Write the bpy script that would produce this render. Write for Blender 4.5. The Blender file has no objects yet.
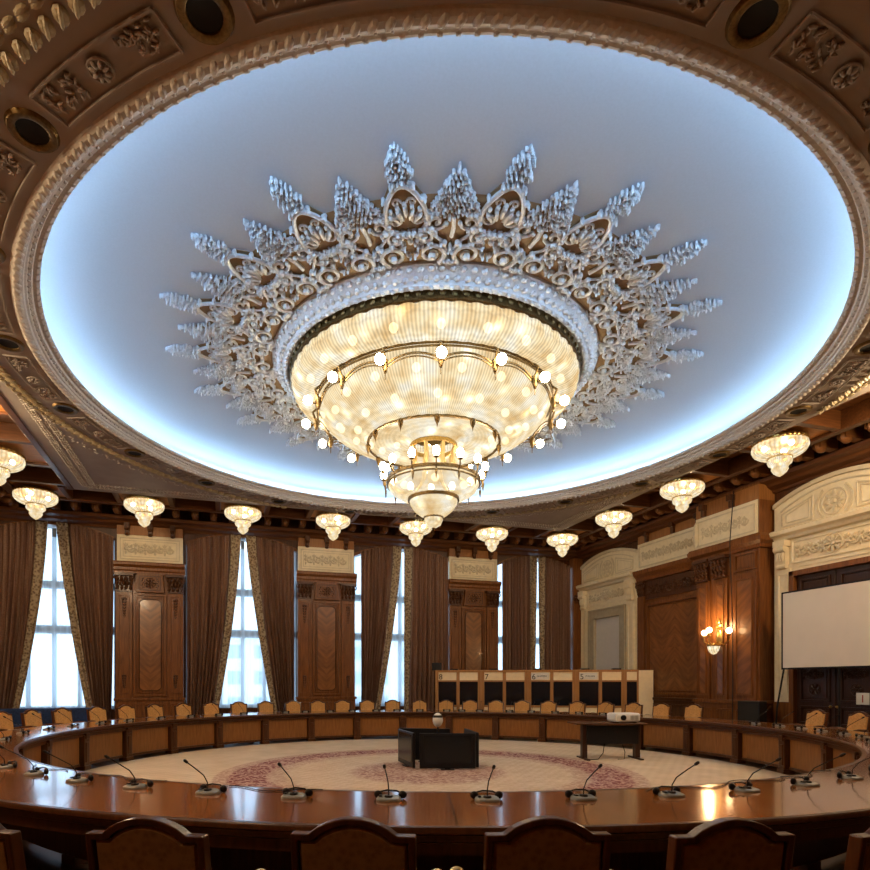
import bpy, math, random
from math import sin, cos, pi, radians as R, sqrt, atan2
from mathutils import Matrix, Vector

random.seed(7)
scene = bpy.context.scene
COL = scene.collection

# ------------------------------------------------------------------ camera
TH = R(17.0)                       # the room stands turned 17 degrees from the view
EYE = 1.56
FPX = 590.0
cam_d = bpy.data.cameras.new('camera')
cam_d.sensor_width = 36.0
cam_d.lens = FPX / 870 * 36.0
cam_d.shift_x = (435 - 404) / 870
cam_d.shift_y = (683 - 435) / 870
cam_d.clip_start = 0.05
cam_d.clip_end = 400
cam = bpy.data.objects.new('camera', cam_d)
COL.objects.link(cam)
cam.location = (0, 0, EYE)
cam.rotation_euler = (R(90), 0, -TH)
scene.camera = cam

# ------------------------------------------------------------------ world, exposure
world = bpy.data.worlds.new('daylight')
scene.world = world
world.use_nodes = True
wn = world.node_tree.nodes; wl = world.node_tree.links
for n in list(wn): wn.remove(n)
wo = wn.new('ShaderNodeOutputWorld'); wb = wn.new('ShaderNodeBackground')
wb.inputs['Color'].default_value = (0.50, 0.74, 1.0, 1)
wb.inputs['Strength'].default_value = 2.0
wl.new(wb.outputs[0], wo.inputs[0])
scene.view_settings.view_transform = 'Standard'
scene.view_settings.look = 'None'
scene.view_settings.gamma = 1
scene.view_settings.use_curve_mapping = False
scene.view_settings.exposure = 0.75
scene.cycles.max_bounces = 7
scene.cycles.diffuse_bounces = 4
scene.cycles.glossy_bounces = 3
scene.cycles.transparent_max_bounces = 10
scene.cycles.use_denoising = True
scene.cycles.sample_clamp_indirect = 6.0
scene.cycles.caustics_reflective = False
scene.cycles.caustics_refractive = False

BULB = 5.0          # brightness of the bulbs of the great chandelier
SMALL_BULB = 140.0    # brightness of the bulbs in the small ones
COVE = 27.0           # brightness of the blue cove strip
GLASS = 0.78         # glow of the lit crystal

def cw(X, D, z=0.0):
    """camera-frame ground coordinates (right, ahead) to room coordinates"""
    return Vector((cos(TH) * X + sin(TH) * D, -sin(TH) * X + cos(TH) * D, z))

UW, VW, VL, UN = 19.0, 12.6, -6.3, -1.2      # window wall, right wall, left wall, near wall
TC = cw(0.42, 10.4)                          # centre of the ring table
CC = cw(0.52, 10.4)                          # centre of the ceiling circle

# ------------------------------------------------------------------ materials
MATS = {}
def newmat(name):
    m = bpy.data.materials.new(name); m.use_nodes = True
    nt = m.node_tree
    for n in list(nt.nodes): nt.nodes.remove(n)
    return m, nt, nt.nodes, nt.links

def ramp(N, stops, interp='LINEAR'):
    r = N.new('ShaderNodeValToRGB'); cr = r.color_ramp; cr.interpolation = interp
    while len(cr.elements) < len(stops): cr.elements.new(0.5)
    for e, (p, c) in zip(cr.elements, stops):
        e.position = p; e.color = (c[0], c[1], c[2], 1)
    return r

def principled(N, L, rough=0.5, metal=0.0, coat=0.0, spec=0.5):
    b = N.new('ShaderNodeBsdfPrincipled'); o = N.new('ShaderNodeOutputMaterial')
    b.inputs['Roughness'].default_value = rough
    b.inputs['Metallic'].default_value = metal
    b.inputs['Coat Weight'].default_value = coat
    b.inputs['Coat Roughness'].default_value = 0.08
    b.inputs['Specular IOR Level'].default_value = spec
    L.new(b.outputs[0], o.inputs[0])
    return b

def objcoord(N, L, scale):
    t = N.new('ShaderNodeTexCoord'); m = N.new('ShaderNodeMapping')
    m.inputs['Scale'].default_value = scale
    L.new(t.outputs['Object'], m.inputs['Vector'])
    return m.outputs[0]

def add_bump(N, L, b, src, strength, dist=0.01):
    bp = N.new('ShaderNodeBump'); bp.inputs['Strength'].default_value = strength
    bp.inputs['Distance'].default_value = dist
    L.new(src, bp.inputs['Height']); L.new(bp.outputs[0], b.inputs['Normal'])

def m_plain(name, col, rough=0.5, metal=0.0, var=0.12, scale=9.0, coat=0.0, bump=0.0, spec=0.5):
    m, nt, N, L = newmat(name)
    b = principled(N, L, rough, metal, coat, spec)
    v = objcoord(N, L, (1, 1, 1))
    n = N.new('ShaderNodeTexNoise'); n.inputs['Scale'].default_value = scale; n.inputs['Detail'].default_value = 4
    L.new(v, n.inputs['Vector'])
    r = ramp(N, [(0.3, [c * (1 - var) for c in col]), (0.7, [min(1, c * (1 + var)) for c in col])])
    L.new(n.outputs['Fac'], r.inputs[0]); L.new(r.outputs[0], b.inputs['Base Color'])
    if bump: add_bump(N, L, b, n.outputs['Fac'], bump)
    MATS[name] = m; return m

def m_wood(name, dark, light, rough=0.38, axis='z', scale=6.0, coat=0.05):
    m, nt, N, L = newmat(name)
    b = principled(N, L, rough, 0, coat, 0.3)
    sc = {'z': (9, 9, 0.7), 'x': (0.7, 9, 9), 'y': (9, 0.7, 9)}[axis]
    v = objcoord(N, L, sc)
    n = N.new('ShaderNodeTexNoise'); n.inputs['Scale'].default_value = scale * 0.5
    n.inputs['Detail'].default_value = 6; n.inputs['Distortion'].default_value = 0.6
    L.new(v, n.inputs['Vector'])
    r = ramp(N, [(0.25, dark), (0.5, [(a + c) / 2 for a, c in zip(dark, light)]), (0.75, light)])
    L.new(n.outputs['Fac'], r.inputs[0]); L.new(r.outputs[0], b.inputs['Base Color'])
    MATS[name] = m; return m

def m_chevron(name, a, c):
    """book-matched veneer: bands that rise to the centre line"""
    m, nt, N, L = newmat(name)
    b = principled(N, L, 0.3, 0, 0.25)
    t = N.new('ShaderNodeTexCoord'); s = N.new('ShaderNodeSeparateXYZ'); L.new(t.outputs['Object'], s.inputs[0])
    ab = N.new('ShaderNodeMath'); ab.operation = 'ABSOLUTE'; L.new(s.outputs['X'], ab.inputs[0])
    mz = N.new('ShaderNodeMath'); mz.operation = 'SUBTRACT'; L.new(s.outputs['Z'], mz.inputs[0])
    ml = N.new('ShaderNodeMath'); ml.operation = 'MULTIPLY'; ml.inputs[1].default_value = 0.8; L.new(ab.outputs[0], ml.inputs[0])
    L.new(ml.outputs[0], mz.inputs[1])
    cb = N.new('ShaderNodeCombineXYZ'); L.new(mz.outputs[0], cb.inputs['Z']); 
    mx = N.new('ShaderNodeMath'); mx.operation = 'MULTIPLY'; mx.inputs[1].default_value = 0.3; L.new(ab.outputs[0], mx.inputs[0]); L.new(mx.outputs[0], cb.inputs['X'])
    n = N.new('ShaderNodeTexNoise'); n.inputs['Scale'].default_value = 7.0; n.inputs['Detail'].default_value = 3
    L.new(cb.outputs[0], n.inputs['Vector'])
    r = ramp(N, [(0.36, a), (0.64, c)])
    L.new(n.outputs['Fac'], r.inputs[0]); L.new(r.outputs[0], b.inputs['Base Color'])
    MATS[name] = m; return m

W_D, W_L = (0.090, 0.029, 0.007), (0.245, 0.090, 0.022)
m_wood('wall_wood', W_D, W_L)
m_wood('wall_wood_dark', (0.036, 0.012, 0.004), (0.100, 0.034, 0.009))
m_wood('wood_honey', (0.22, 0.085, 0.022), (0.36, 0.155, 0.045))
m_wood('beam_wood', (0.060, 0.021, 0.007), (0.140, 0.050, 0.014), axis='x')
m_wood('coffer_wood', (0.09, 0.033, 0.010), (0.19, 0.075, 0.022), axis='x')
m_wood('coffer_lit', (0.42, 0.16, 0.035), (0.62, 0.26, 0.07), axis='x')
m_wood('table_wood', (0.040, 0.013, 0.0045), (0.095, 0.034, 0.011), 0.3, 'z', 6, 0.05)
m_wood('table_panel', (0.17, 0.065, 0.015), (0.29, 0.12, 0.032), 0.35, 'z', 9, 0.1)
m_wood('chair_wood', (0.042, 0.013, 0.005), (0.105, 0.036, 0.012), 0.28, 'z', 7, 0.12)
m_wood('booth_wood', (0.30, 0.14, 0.045), (0.45, 0.22, 0.08), 0.5, 'z', 5, 0.0)
m_wood('door_wood', (0.022, 0.0085, 0.0045), (0.055, 0.020, 0.009), 0.35)
m_chevron('veneer', (0.13, 0.046, 0.011), (0.255, 0.098, 0.024))
m_plain('cream', (0.76, 0.67, 0.47), 0.6, var=0.06, bump=0.05)
m_plain('cream_relief', (0.60, 0.52, 0.36), 0.6, var=0.08)
m_plain('cream_shade', (0.40, 0.35, 0.25), 0.7, var=0.08)
m_plain('soffit_plaster', (0.34, 0.285, 0.24), 0.7, var=0.07, scale=3)
m_plain('relief_plaster', (0.50, 0.45, 0.39), 0.6, var=0.12, scale=25)
m_plain('yellow_lit_plaster', (0.36, 0.29, 0.17), 0.5, var=0.15, scale=12)  # soffit plaster with the yellow of warm light painted in
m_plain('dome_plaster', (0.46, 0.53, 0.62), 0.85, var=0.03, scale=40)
m_plain('silver_relief', (0.66, 0.71, 0.77), 0.4, 0.15, var=0.1, scale=30)
m_plain('tan_ground', (0.33, 0.23, 0.12), 0.55, var=0.12, scale=14)
m_plain('brass', (0.50, 0.32, 0.10), 0.3, 0.9, var=0.2, scale=30)
m_plain('bronze', (0.16, 0.10, 0.035), 0.4, 0.8, var=0.3, scale=40)
m_plain('gilt', (0.80, 0.60, 0.28), 0.3, 0.8, var=0.15)
m_plain('black_plastic', (0.008, 0.008, 0.010), 0.4, var=0.1, spec=0.25)
m_plain('screen_black', (0.008, 0.009, 0.012), 0.15, var=0.05, scale=2, coat=0.0, spec=0.3)
m_plain('dark_hole', (0.006, 0.005, 0.004), 0.8)
m_plain('grey_plastic', (0.20, 0.215, 0.20), 0.4, var=0.06)
m_plain('white_plastic', (0.75, 0.74, 0.70), 0.4, var=0.04)
m_plain('chrome', (0.7, 0.7, 0.7), 0.2, 1.0, var=0.03)
m_plain('navy_cloth', (0.012, 0.035, 0.115), 0.85, var=0.3, scale=20)
m_plain('screen_cloth', (0.66, 0.63, 0.58), 0.9, var=0.03, scale=2, bump=0.25)
m_plain('panel_white', (0.62, 0.60, 0.56), 0.8, var=0.03)
m_plain('booth_cream', (0.86, 0.72, 0.48), 0.6, var=0.05)
m_plain('booth_glass', (0.010, 0.012, 0.018), 0.08, var=0.3, scale=1.5, coat=0.3)
m_plain('frame_grey', (0.33, 0.38, 0.43), 0.5, var=0.04)
m_plain('red_paint', (0.35, 0.02, 0.02), 0.6)
m_plain('building_wall', (0.70, 0.68, 0.64), 0.9, var=0.08, scale=0.3)
m_plain('building_pane', (0.20, 0.24, 0.28), 0.4)
m_plain('leaf_green', (0.10, 0.16, 0.07), 0.8, var=0.4, scale=3)
m_plain('cushion_grey', (0.40, 0.38, 0.34), 0.8)

def m_fabric(name, a, c, sc=260.0):
    m, nt, N, L = newmat(name)
    b = principled(N, L, 0.85, 0, 0, 0.2)
    v = objcoord(N, L, (1, 1, 1))
    n = N.new('ShaderNodeTexNoise'); n.inputs['Scale'].default_value = sc; n.inputs['Detail'].default_value = 2
    L.new(v, n.inputs['Vector'])
    n2 = N.new('ShaderNodeTexVoronoi'); n2.inputs['Scale'].default_value = 34; L.new(v, n2.inputs['Vector'])
    mix = N.new('ShaderNodeMath'); mix.operation = 'MULTIPLY_ADD'; mix.inputs[1].default_value = 0.5
    L.new(n2.outputs['Distance'], mix.inputs[0]); 
    hh = N.new('ShaderNodeMath'); hh.operation = 'MULTIPLY'; hh.inputs[1].default_value = 0.7; L.new(n.outputs['Fac'], hh.inputs[0])
    L.new(hh.outputs[0], mix.inputs[2])
    r = ramp(N, [(0.3, a), (0.7, c)])
    L.new(mix.outputs[0], r.inputs[0]); L.new(r.outputs[0], b.inputs['Base Color'])
    MATS[name] = m; return m
m_fabric('tan_fabric', (0.40, 0.20, 0.060), (0.60, 0.33, 0.115))
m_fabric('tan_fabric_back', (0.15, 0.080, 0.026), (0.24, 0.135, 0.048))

def m_curtain():
    m, nt, N, L = newmat('curtain_cloth')
    b = principled(N, L, 0.8, 0, 0, 0.2)
    v = objcoord(N, L, (1, 1, 1))
    n = N.new('ShaderNodeTexNoise'); n.inputs['Scale'].default_value = 30; L.new(v, n.inputs['Vector'])
    v2 = objcoord(N, L, (5.5, 5.5, 0.05))
    n3 = N.new('ShaderNodeTexNoise'); n3.inputs['Scale'].default_value = 3.0; n3.inputs['Detail'].default_value = 2; L.new(v2, n3.inputs['Vector'])
    ad = N.new('ShaderNodeMath'); ad.operation = 'MULTIPLY_ADD'; ad.inputs[1].default_value = 0.35
    L.new(n.outputs['Fac'], ad.inputs[0]); 
    h = N.new('ShaderNodeMath'); h.operation = 'MULTIPLY'; h.inputs[1].default_value = 0.65; L.new(n3.outputs['Fac'], h.inputs[0]); L.new(h.outputs[0], ad.inputs[2])
    r = ramp(N, [(0.36, (0.14, 0.070, 0.048)), (0.5, (0.20, 0.105, 0.068)), (0.64, (0.29, 0.18, 0.12))])
    L.new(ad.outputs[0], r.inputs[0]); L.new(r.outputs[0], b.inputs['Base Color'])
    MATS['curtain_cloth'] = m
    m, nt, N, L = newmat('curtain_trim')
    b = principled(N, L, 0.8, 0, 0, 0.2)
    v = objcoord(N, L, (1, 1, 1))
    n = N.new('ShaderNodeTexVoronoi'); n.inputs['Scale'].default_value = 15; L.new(v, n.inputs['Vector'])
    r = ramp(N, [(0.25, (0.14, 0.09, 0.06)), (0.5, (0.30, 0.235, 0.155)), (0.8, (0.40, 0.33, 0.23))])
    L.new(n.outputs['Distance'], r.inputs[0]); L.new(r.outputs[0], b.inputs['Base Color'])
    MATS['curtain_trim'] = m
m_curtain()

def m_sheer():
    m, nt, N, L = newmat('sheer_cloth')
    o = N.new('ShaderNodeOutputMaterial')
    tr = N.new('ShaderNodeBsdfTranslucent'); tr.inputs['Color'].default_value = (0.85, 0.9, 0.95, 1)
    tp = N.new('ShaderNodeBsdfTransparent')
    mx = N.new('ShaderNodeMixShader')
    v = objcoord(N, L, (1, 1, 0.02)); n = N.new('ShaderNodeTexNoise'); n.inputs['Scale'].default_value = 9; L.new(v, n.inputs['Vector'])
    r = ramp(N, [(0.3, (0.35,) * 3), (0.7, (0.7,) * 3)]); L.new(n.outputs['Fac'], r.inputs[0])
    L.new(r.outputs[0], mx.inputs[0]); L.new(tp.outputs[0], mx.inputs[1]); L.new(tr.outputs[0], mx.inputs[2])
    L.new(mx.outputs[0], o.inputs[0])
    MATS['sheer_cloth'] = m
    m, nt, N, L = newmat('window_glass')
    o = N.new('ShaderNodeOutputMaterial')
    tp = N.new('ShaderNodeBsdfTransparent'); g = N.new('ShaderNodeBsdfGlossy'); g.inputs['Roughness'].default_value = 0.02
    mx = N.new('ShaderNodeMixShader'); mx.inputs[0].default_value = 0.06
    L.new(tp.outputs[0], mx.inputs[1]); L.new(g.outputs[0], mx.inputs[2]); L.new(mx.outputs[0], o.inputs[0])
    MATS['window_glass'] = m
m_sheer()

def m_tabletop():
    m, nt, N, L = newmat('tabletop_wood')
    b = principled(N, L, 0.16, 0, 0.7, 0.5)
    t = N.new('ShaderNodeTexCoord'); s = N.new('ShaderNodeSeparateXYZ'); L.new(t.outputs['Object'], s.inputs[0])
    at = N.new('ShaderNodeMath'); at.operation = 'ARCTAN2'; L.new(s.outputs['Y'], at.inputs[0]); L.new(s.outputs['X'], at.inputs[1])
    ml = N.new('ShaderNodeMath'); ml.operation = 'MULTIPLY'; ml.inputs[1].default_value = 30 / (2 * pi); L.new(at.outputs[0], ml.inputs[0])
    fl = N.new('ShaderNodeMath'); fl.operation = 'FLOOR'; L.new(ml.outputs[0], fl.inputs[0])
    wn_ = N.new('ShaderNodeTexWhiteNoise'); wn_.noise_dimensions = '1D'; L.new(fl.outputs[0], wn_.inputs['W'])
    fr = N.new('ShaderNodeMath'); fr.operation = 'FRACT'; L.new(ml.outputs[0], fr.inputs[0])
    # radial grain
    ln = N.new('ShaderNodeVectorMath'); ln.operation = 'LENGTH'; L.new(t.outputs['Object'], ln.inputs[0])
    cb = N.new('ShaderNodeCombineXYZ')
    a2 = N.new('ShaderNodeMath'); a2.operation = 'MULTIPLY'; a2.inputs[1].default_value = 40; L.new(at.outputs[0], a2.inputs[0])
    l2 = N.new('ShaderNodeMath'); l2.operation = 'MULTIPLY'; l2.inputs[1].default_value = 1.2; L.new(ln.outputs['Value'], l2.inputs[0])
    L.new(a2.outputs[0], cb.inputs['X']); L.new(l2.outputs[0], cb.inputs['Y'])
    n = N.new('ShaderNodeTexNoise'); n.inputs['Scale'].default_value = 1.6; n.inputs['Detail'].default_value = 6; n.inputs['Distortion'].default_value = 0.5
    L.new(cb.outputs[0], n.inputs['Vector'])
    r = ramp(N, [(0.3, (0.200, 0.066, 0.015)), (0.7, (0.36, 0.135, 0.034))])
    L.new(n.outputs['Fac'], r.inputs[0])
    hs = N.new('ShaderNodeHueSaturation')
    vv = N.new('ShaderNodeMath'); vv.operation = 'MULTIPLY_ADD'; vv.inputs[1].default_value = 0.55; vv.inputs[2].default_value = 0.75
    L.new(wn_.outputs['Value'], vv.inputs[0]); L.new(vv.outputs[0], hs.inputs['Value']); L.new(r.outputs[0], hs.inputs['Color'])
    sg = N.new('ShaderNodeMath'); sg.operation = 'GREATER_THAN'; sg.inputs[1].default_value = 0.008; L.new(fr.outputs[0], sg.inputs[0])
    mm = N.new('ShaderNodeMix'); mm.data_type = 'RGBA'; L.new(sg.outputs[0], mm.inputs[0])
    mm.inputs[6].default_value = (0.03, 0.01, 0.004, 1); L.new(hs.outputs[0], mm.inputs[7])
    L.new(mm.outputs[2], b.inputs['Base Color'])
    MATS['tabletop_wood'] = m
m_tabletop()

m_wood('parquet', (0.035, 0.015, 0.007), (0.060, 0.027, 0.012), 0.42, 'x', 5, 0.0)
def m_carpet():
    m, nt, N, L = newmat('carpet')
    b = principled(N, L, 0.95, 0, 0, 0.1)
    t = N.new('ShaderNodeTexCoord')
    v = t.outputs['Object']
    ln = N.new('ShaderNodeVectorMath'); ln.operation = 'LENGTH'; L.new(v, ln.inputs[0])
    n0 = N.new('ShaderNodeTexNoise'); n0.inputs['Scale'].default_value = 2.2; n0.inputs['Detail'].default_value = 5; L.new(v, n0.inputs['Vector'])
    n1 = N.new('ShaderNodeTexNoise'); n1.inputs['Scale'].default_value = 5.5; n1.inputs['Detail'].default_value = 3; n1.inputs['Distortion'].default_value = 2.2; L.new(v, n1.inputs['Vector'])
    vo = N.new('ShaderNodeTexVoronoi'); vo.inputs['Scale'].default_value = 9; vo.feature = 'DISTANCE_TO_EDGE'; L.new(v, vo.inputs['Vector'])
    base = ramp(N, [(0.3, (0.55, 0.46, 0.34)), (0.7, (0.65, 0.55, 0.42))]); L.new(n0.outputs['Fac'], base.inputs[0])
    # radial amount of burgundy ornament
    rr = N.new('ShaderNodeMath'); rr.operation = 'DIVIDE'; rr.inputs[1].default_value = 4.0; L.new(ln.outputs['Value'], rr.inputs[0])
    band = ramp(N, [(0.0, (0.7,) * 3), (0.30, (0.62,) * 3), (0.36, (0.12,) * 3), (0.60, (0.10,) * 3), (0.63, (0.35,) * 3), (0.68, (0.42,) * 3),
                    (0.70, (1.0,) * 3), (0.84, (1.0,) * 3), (0.855, (0.45,) * 3), (0.90, (0.42,) * 3), (0.91, (0.0,) * 3)])
    L.new(rr.outputs[0], band.inputs[0])
    pat = ramp(N, [(0.42, (0,) * 3), (0.48, (1,) * 3)]); L.new(n1.outputs['Fac'], pat.inputs[0])
    pe = ramp(N, [(0.05, (0.25,) * 3), (0.14, (1,) * 3)]); L.new(vo.outputs['Distance'], pe.inputs[0])
    mu = N.new('ShaderNodeMath'); mu.operation = 'MULTIPLY'; L.new(pat.outputs[0], mu.inputs[0]); L.new(band.outputs[0], mu.inputs[1])
    mu2 = N.new('ShaderNodeMath'); mu2.operation = 'MULTIPLY'; L.new(mu.outputs[0], mu2.inputs[0]); L.new(pe.outputs[0], mu2.inputs[1])
    gb = N.new('ShaderNodeMath'); gb.operation = 'MULTIPLY'; gb.inputs[1].default_value = 0.75; L.new(band.outputs[0], gb.inputs[0])
    pinkm = N.new('ShaderNodeMix'); pinkm.data_type = 'RGBA'; L.new(gb.outputs[0], pinkm.inputs[0]); L.new(base.outputs[0], pinkm.inputs[6]); pinkm.inputs[7].default_value = (0.45, 0.28, 0.26, 1)
    mx = N.new('ShaderNodeMix'); mx.data_type = 'RGBA'; L.new(mu2.outputs[0], mx.inputs[0]); L.new(pinkm.outputs[2], mx.inputs[6]); mx.inputs[7].default_value = (0.15, 0.022, 0.035, 1)
    # fine woven grid
    br = N.new('ShaderNodeTexChecker'); br.inputs['Scale'].default_value = 9; br.inputs['Color1'].default_value = (1, 1, 1, 1); br.inputs['Color2'].default_value = (0.93, 0.92, 0.9, 1)
    L.new(v, br.inputs['Vector'])
    mg = N.new('ShaderNodeMix'); mg.data_type = 'RGBA'; mg.blend_type = 'MULTIPLY'; mg.inputs[0].default_value = 1.0
    L.new(mx.outputs[2], mg.inputs[6]); L.new(br.outputs[0], mg.inputs[7])
    L.new(mg.outputs[2], b.inputs['Base Color'])
    MATS['carpet'] = m
m_carpet()

def m_crystal(name, strings, rows, alpha, strength):
    """lit strings of crystal: glowing beads with gaps one can see through"""
    m, nt, N, L = newmat(name)
    t = N.new('ShaderNodeTexCoord'); s = N.new('ShaderNodeSeparateXYZ'); L.new(t.outputs['Object'], s.inputs[0])
    at = N.new('ShaderNodeMath'); at.operation = 'ARCTAN2'; L.new(s.outputs['Y'], at.inputs[0]); L.new(s.outputs['X'], at.inputs[1])
    a = N.new('ShaderNodeMath'); a.operation = 'MULTIPLY'; a.inputs[1].default_value = strings; L.new(at.outputs[0], a.inputs[0])
    sa = N.new('ShaderNodeMath'); sa.operation = 'SINE'; L.new(a.outputs[0], sa.inputs[0])
    q2 = N.new('ShaderNodeCombineXYZ'); L.new(s.outputs['X'], q2.inputs['X']); L.new(s.outputs['Y'], q2.inputs['Y'])
    ql = N.new('ShaderNodeVectorMath'); ql.operation = 'LENGTH'; L.new(q2.outputs[0], ql.inputs[0])
    qs = N.new('ShaderNodeMath'); qs.operation = 'SUBTRACT'; L.new(s.outputs['Z'], qs.inputs[0]); L.new(ql.outputs['Value'], qs.inputs[1])
    z = N.new('ShaderNodeMath'); z.operation = 'MULTIPLY'; z.inputs[1].default_value = rows; L.new(qs.outputs[0], z.inputs[0])
    sz = N.new('ShaderNodeMath'); sz.operation = 'SINE'; L.new(z.outputs[0], sz.inputs[0])
    szh = N.new('ShaderNodeMath'); szh.operation = 'MULTIPLY'; szh.inputs[1].default_value = 0.35; L.new(sz.outputs[0], szh.inputs[0])
    ad = N.new('ShaderNodeMath'); ad.operation = 'ADD'; L.new(sa.outputs[0], ad.inputs[0]); L.new(szh.outputs[0], ad.inputs[1])
    n = N.new('ShaderNodeTexNoise'); n.inputs['Scale'].default_value = 3.2 if strings > 60 else 9; n.inputs['Detail'].default_value = 5
    L.new(t.outputs['Object'], n.inputs['Vector'])
    r1 = ramp(N, [(0.3, (0.80, 0.52, 0.22)), (0.5, (1.0, 0.80, 0.48)), (0.68, (1.0, 0.93, 0.76))]); L.new(n.outputs['Fac'], r1.inputs[0])
    bead = N.new('ShaderNodeMath'); bead.operation = 'MULTIPLY_ADD'; bead.inputs[1].default_value = 0.16; bead.inputs[2].default_value = 0.72
    L.new(ad.outputs[0], bead.inputs[0])
    vo = N.new('ShaderNodeTexVoronoi'); vo.inputs['Scale'].default_value = 2.6 if strings > 60 else 7; L.new(t.outputs['Object'], vo.inputs['Vector'])
    hot = ramp(N, [(0.0, (1.6,) * 3), (0.12, (0.8,) * 3), (0.22, (0.25,) * 3), (0.40, (0,) * 3)]); L.new(vo.outputs['Distance'], hot.inputs[0])  # bulb hot spots painted into the crystal's glow
    st = N.new('ShaderNodeMath'); st.operation = 'ADD'; L.new(bead.outputs[0], st.inputs[0]); L.new(hot.outputs[0], st.inputs[1])
    st2 = N.new('ShaderNodeMath'); st2.operation = 'MULTIPLY'; st2.inputs[1].default_value = strength; L.new(st.outputs[0], st2.inputs[0])
    e = N.new('ShaderNodeEmission'); L.new(r1.outputs[0], e.inputs['Color']); L.new(st2.outputs[0], e.inputs['Strength'])
    tp = N.new('ShaderNodeBsdfTransparent'); mx = N.new('ShaderNodeMixShader'); mx.inputs[0].default_value = alpha
    L.new(tp.outputs[0], mx.inputs[1]); L.new(e.outputs[0], mx.inputs[2])
    o = N.new('ShaderNodeOutputMaterial'); L.new(mx.outputs[0], o.inputs[0])
    MATS[name] = m
m_crystal('crystal', 260, 85, 0.90, GLASS)
m_crystal('crystal_small', 36, 90, 0.86, GLASS * 0.95)

def m_emit(name, col, strength):
    m, nt, N, L = newmat(name)
    e = N.new('ShaderNodeEmission'); e.inputs['Color'].default_value = (*col, 1); e.inputs['Strength'].default_value = strength
    o = N.new('ShaderNodeOutputMaterial'); L.new(e.outputs[0], o.inputs[0]); MATS[name] = m
m_emit('bulb', (1.0, 0.74, 0.42), BULB)
m_emit('bulb_small', (1.0, 0.70, 0.38), SMALL_BULB)
m_emit('globe', (1.0, 0.80, 0.52), 42)
m_emit('globe_sconce', (1.0, 0.66, 0.32), 8)
m_emit('cove_strip', (0.46, 0.72, 1.0), COVE)
m_emit('led_blue', (0.1, 0.45, 0.9), 0.6)

# ------------------------------------------------------------------ mesh builder
_sph = {}
def sphere_tpl(nu, nv):
    if (nu, nv) in _sph: return _sph[(nu, nv)]
    vs = [(0, 0, 1)]
    for j in range(1, nv):
        p = pi * j / nv
        for i in range(nu):
            a = 2 * pi * i / nu; vs.append((sin(p) * cos(a), sin(p) * sin(a), cos(p)))
    vs.append((0, 0, -1)); fs = []
    for i in range(nu): fs.append((0, 1 + i, 1 + (i + 1) % nu))
    for j in range(nv - 2):
        for i in range(nu):
            a = 1 + j * nu + i; b = 1 + j * nu + (i + 1) % nu
            fs.append((a, a + nu, b + nu, b))
    l = len(vs) - 1
    for i in range(nu): fs.append((l, l - nu + (i + 1) % nu, l - nu + i))
    _sph[(nu, nv)] = (vs, fs); return vs, fs

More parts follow.
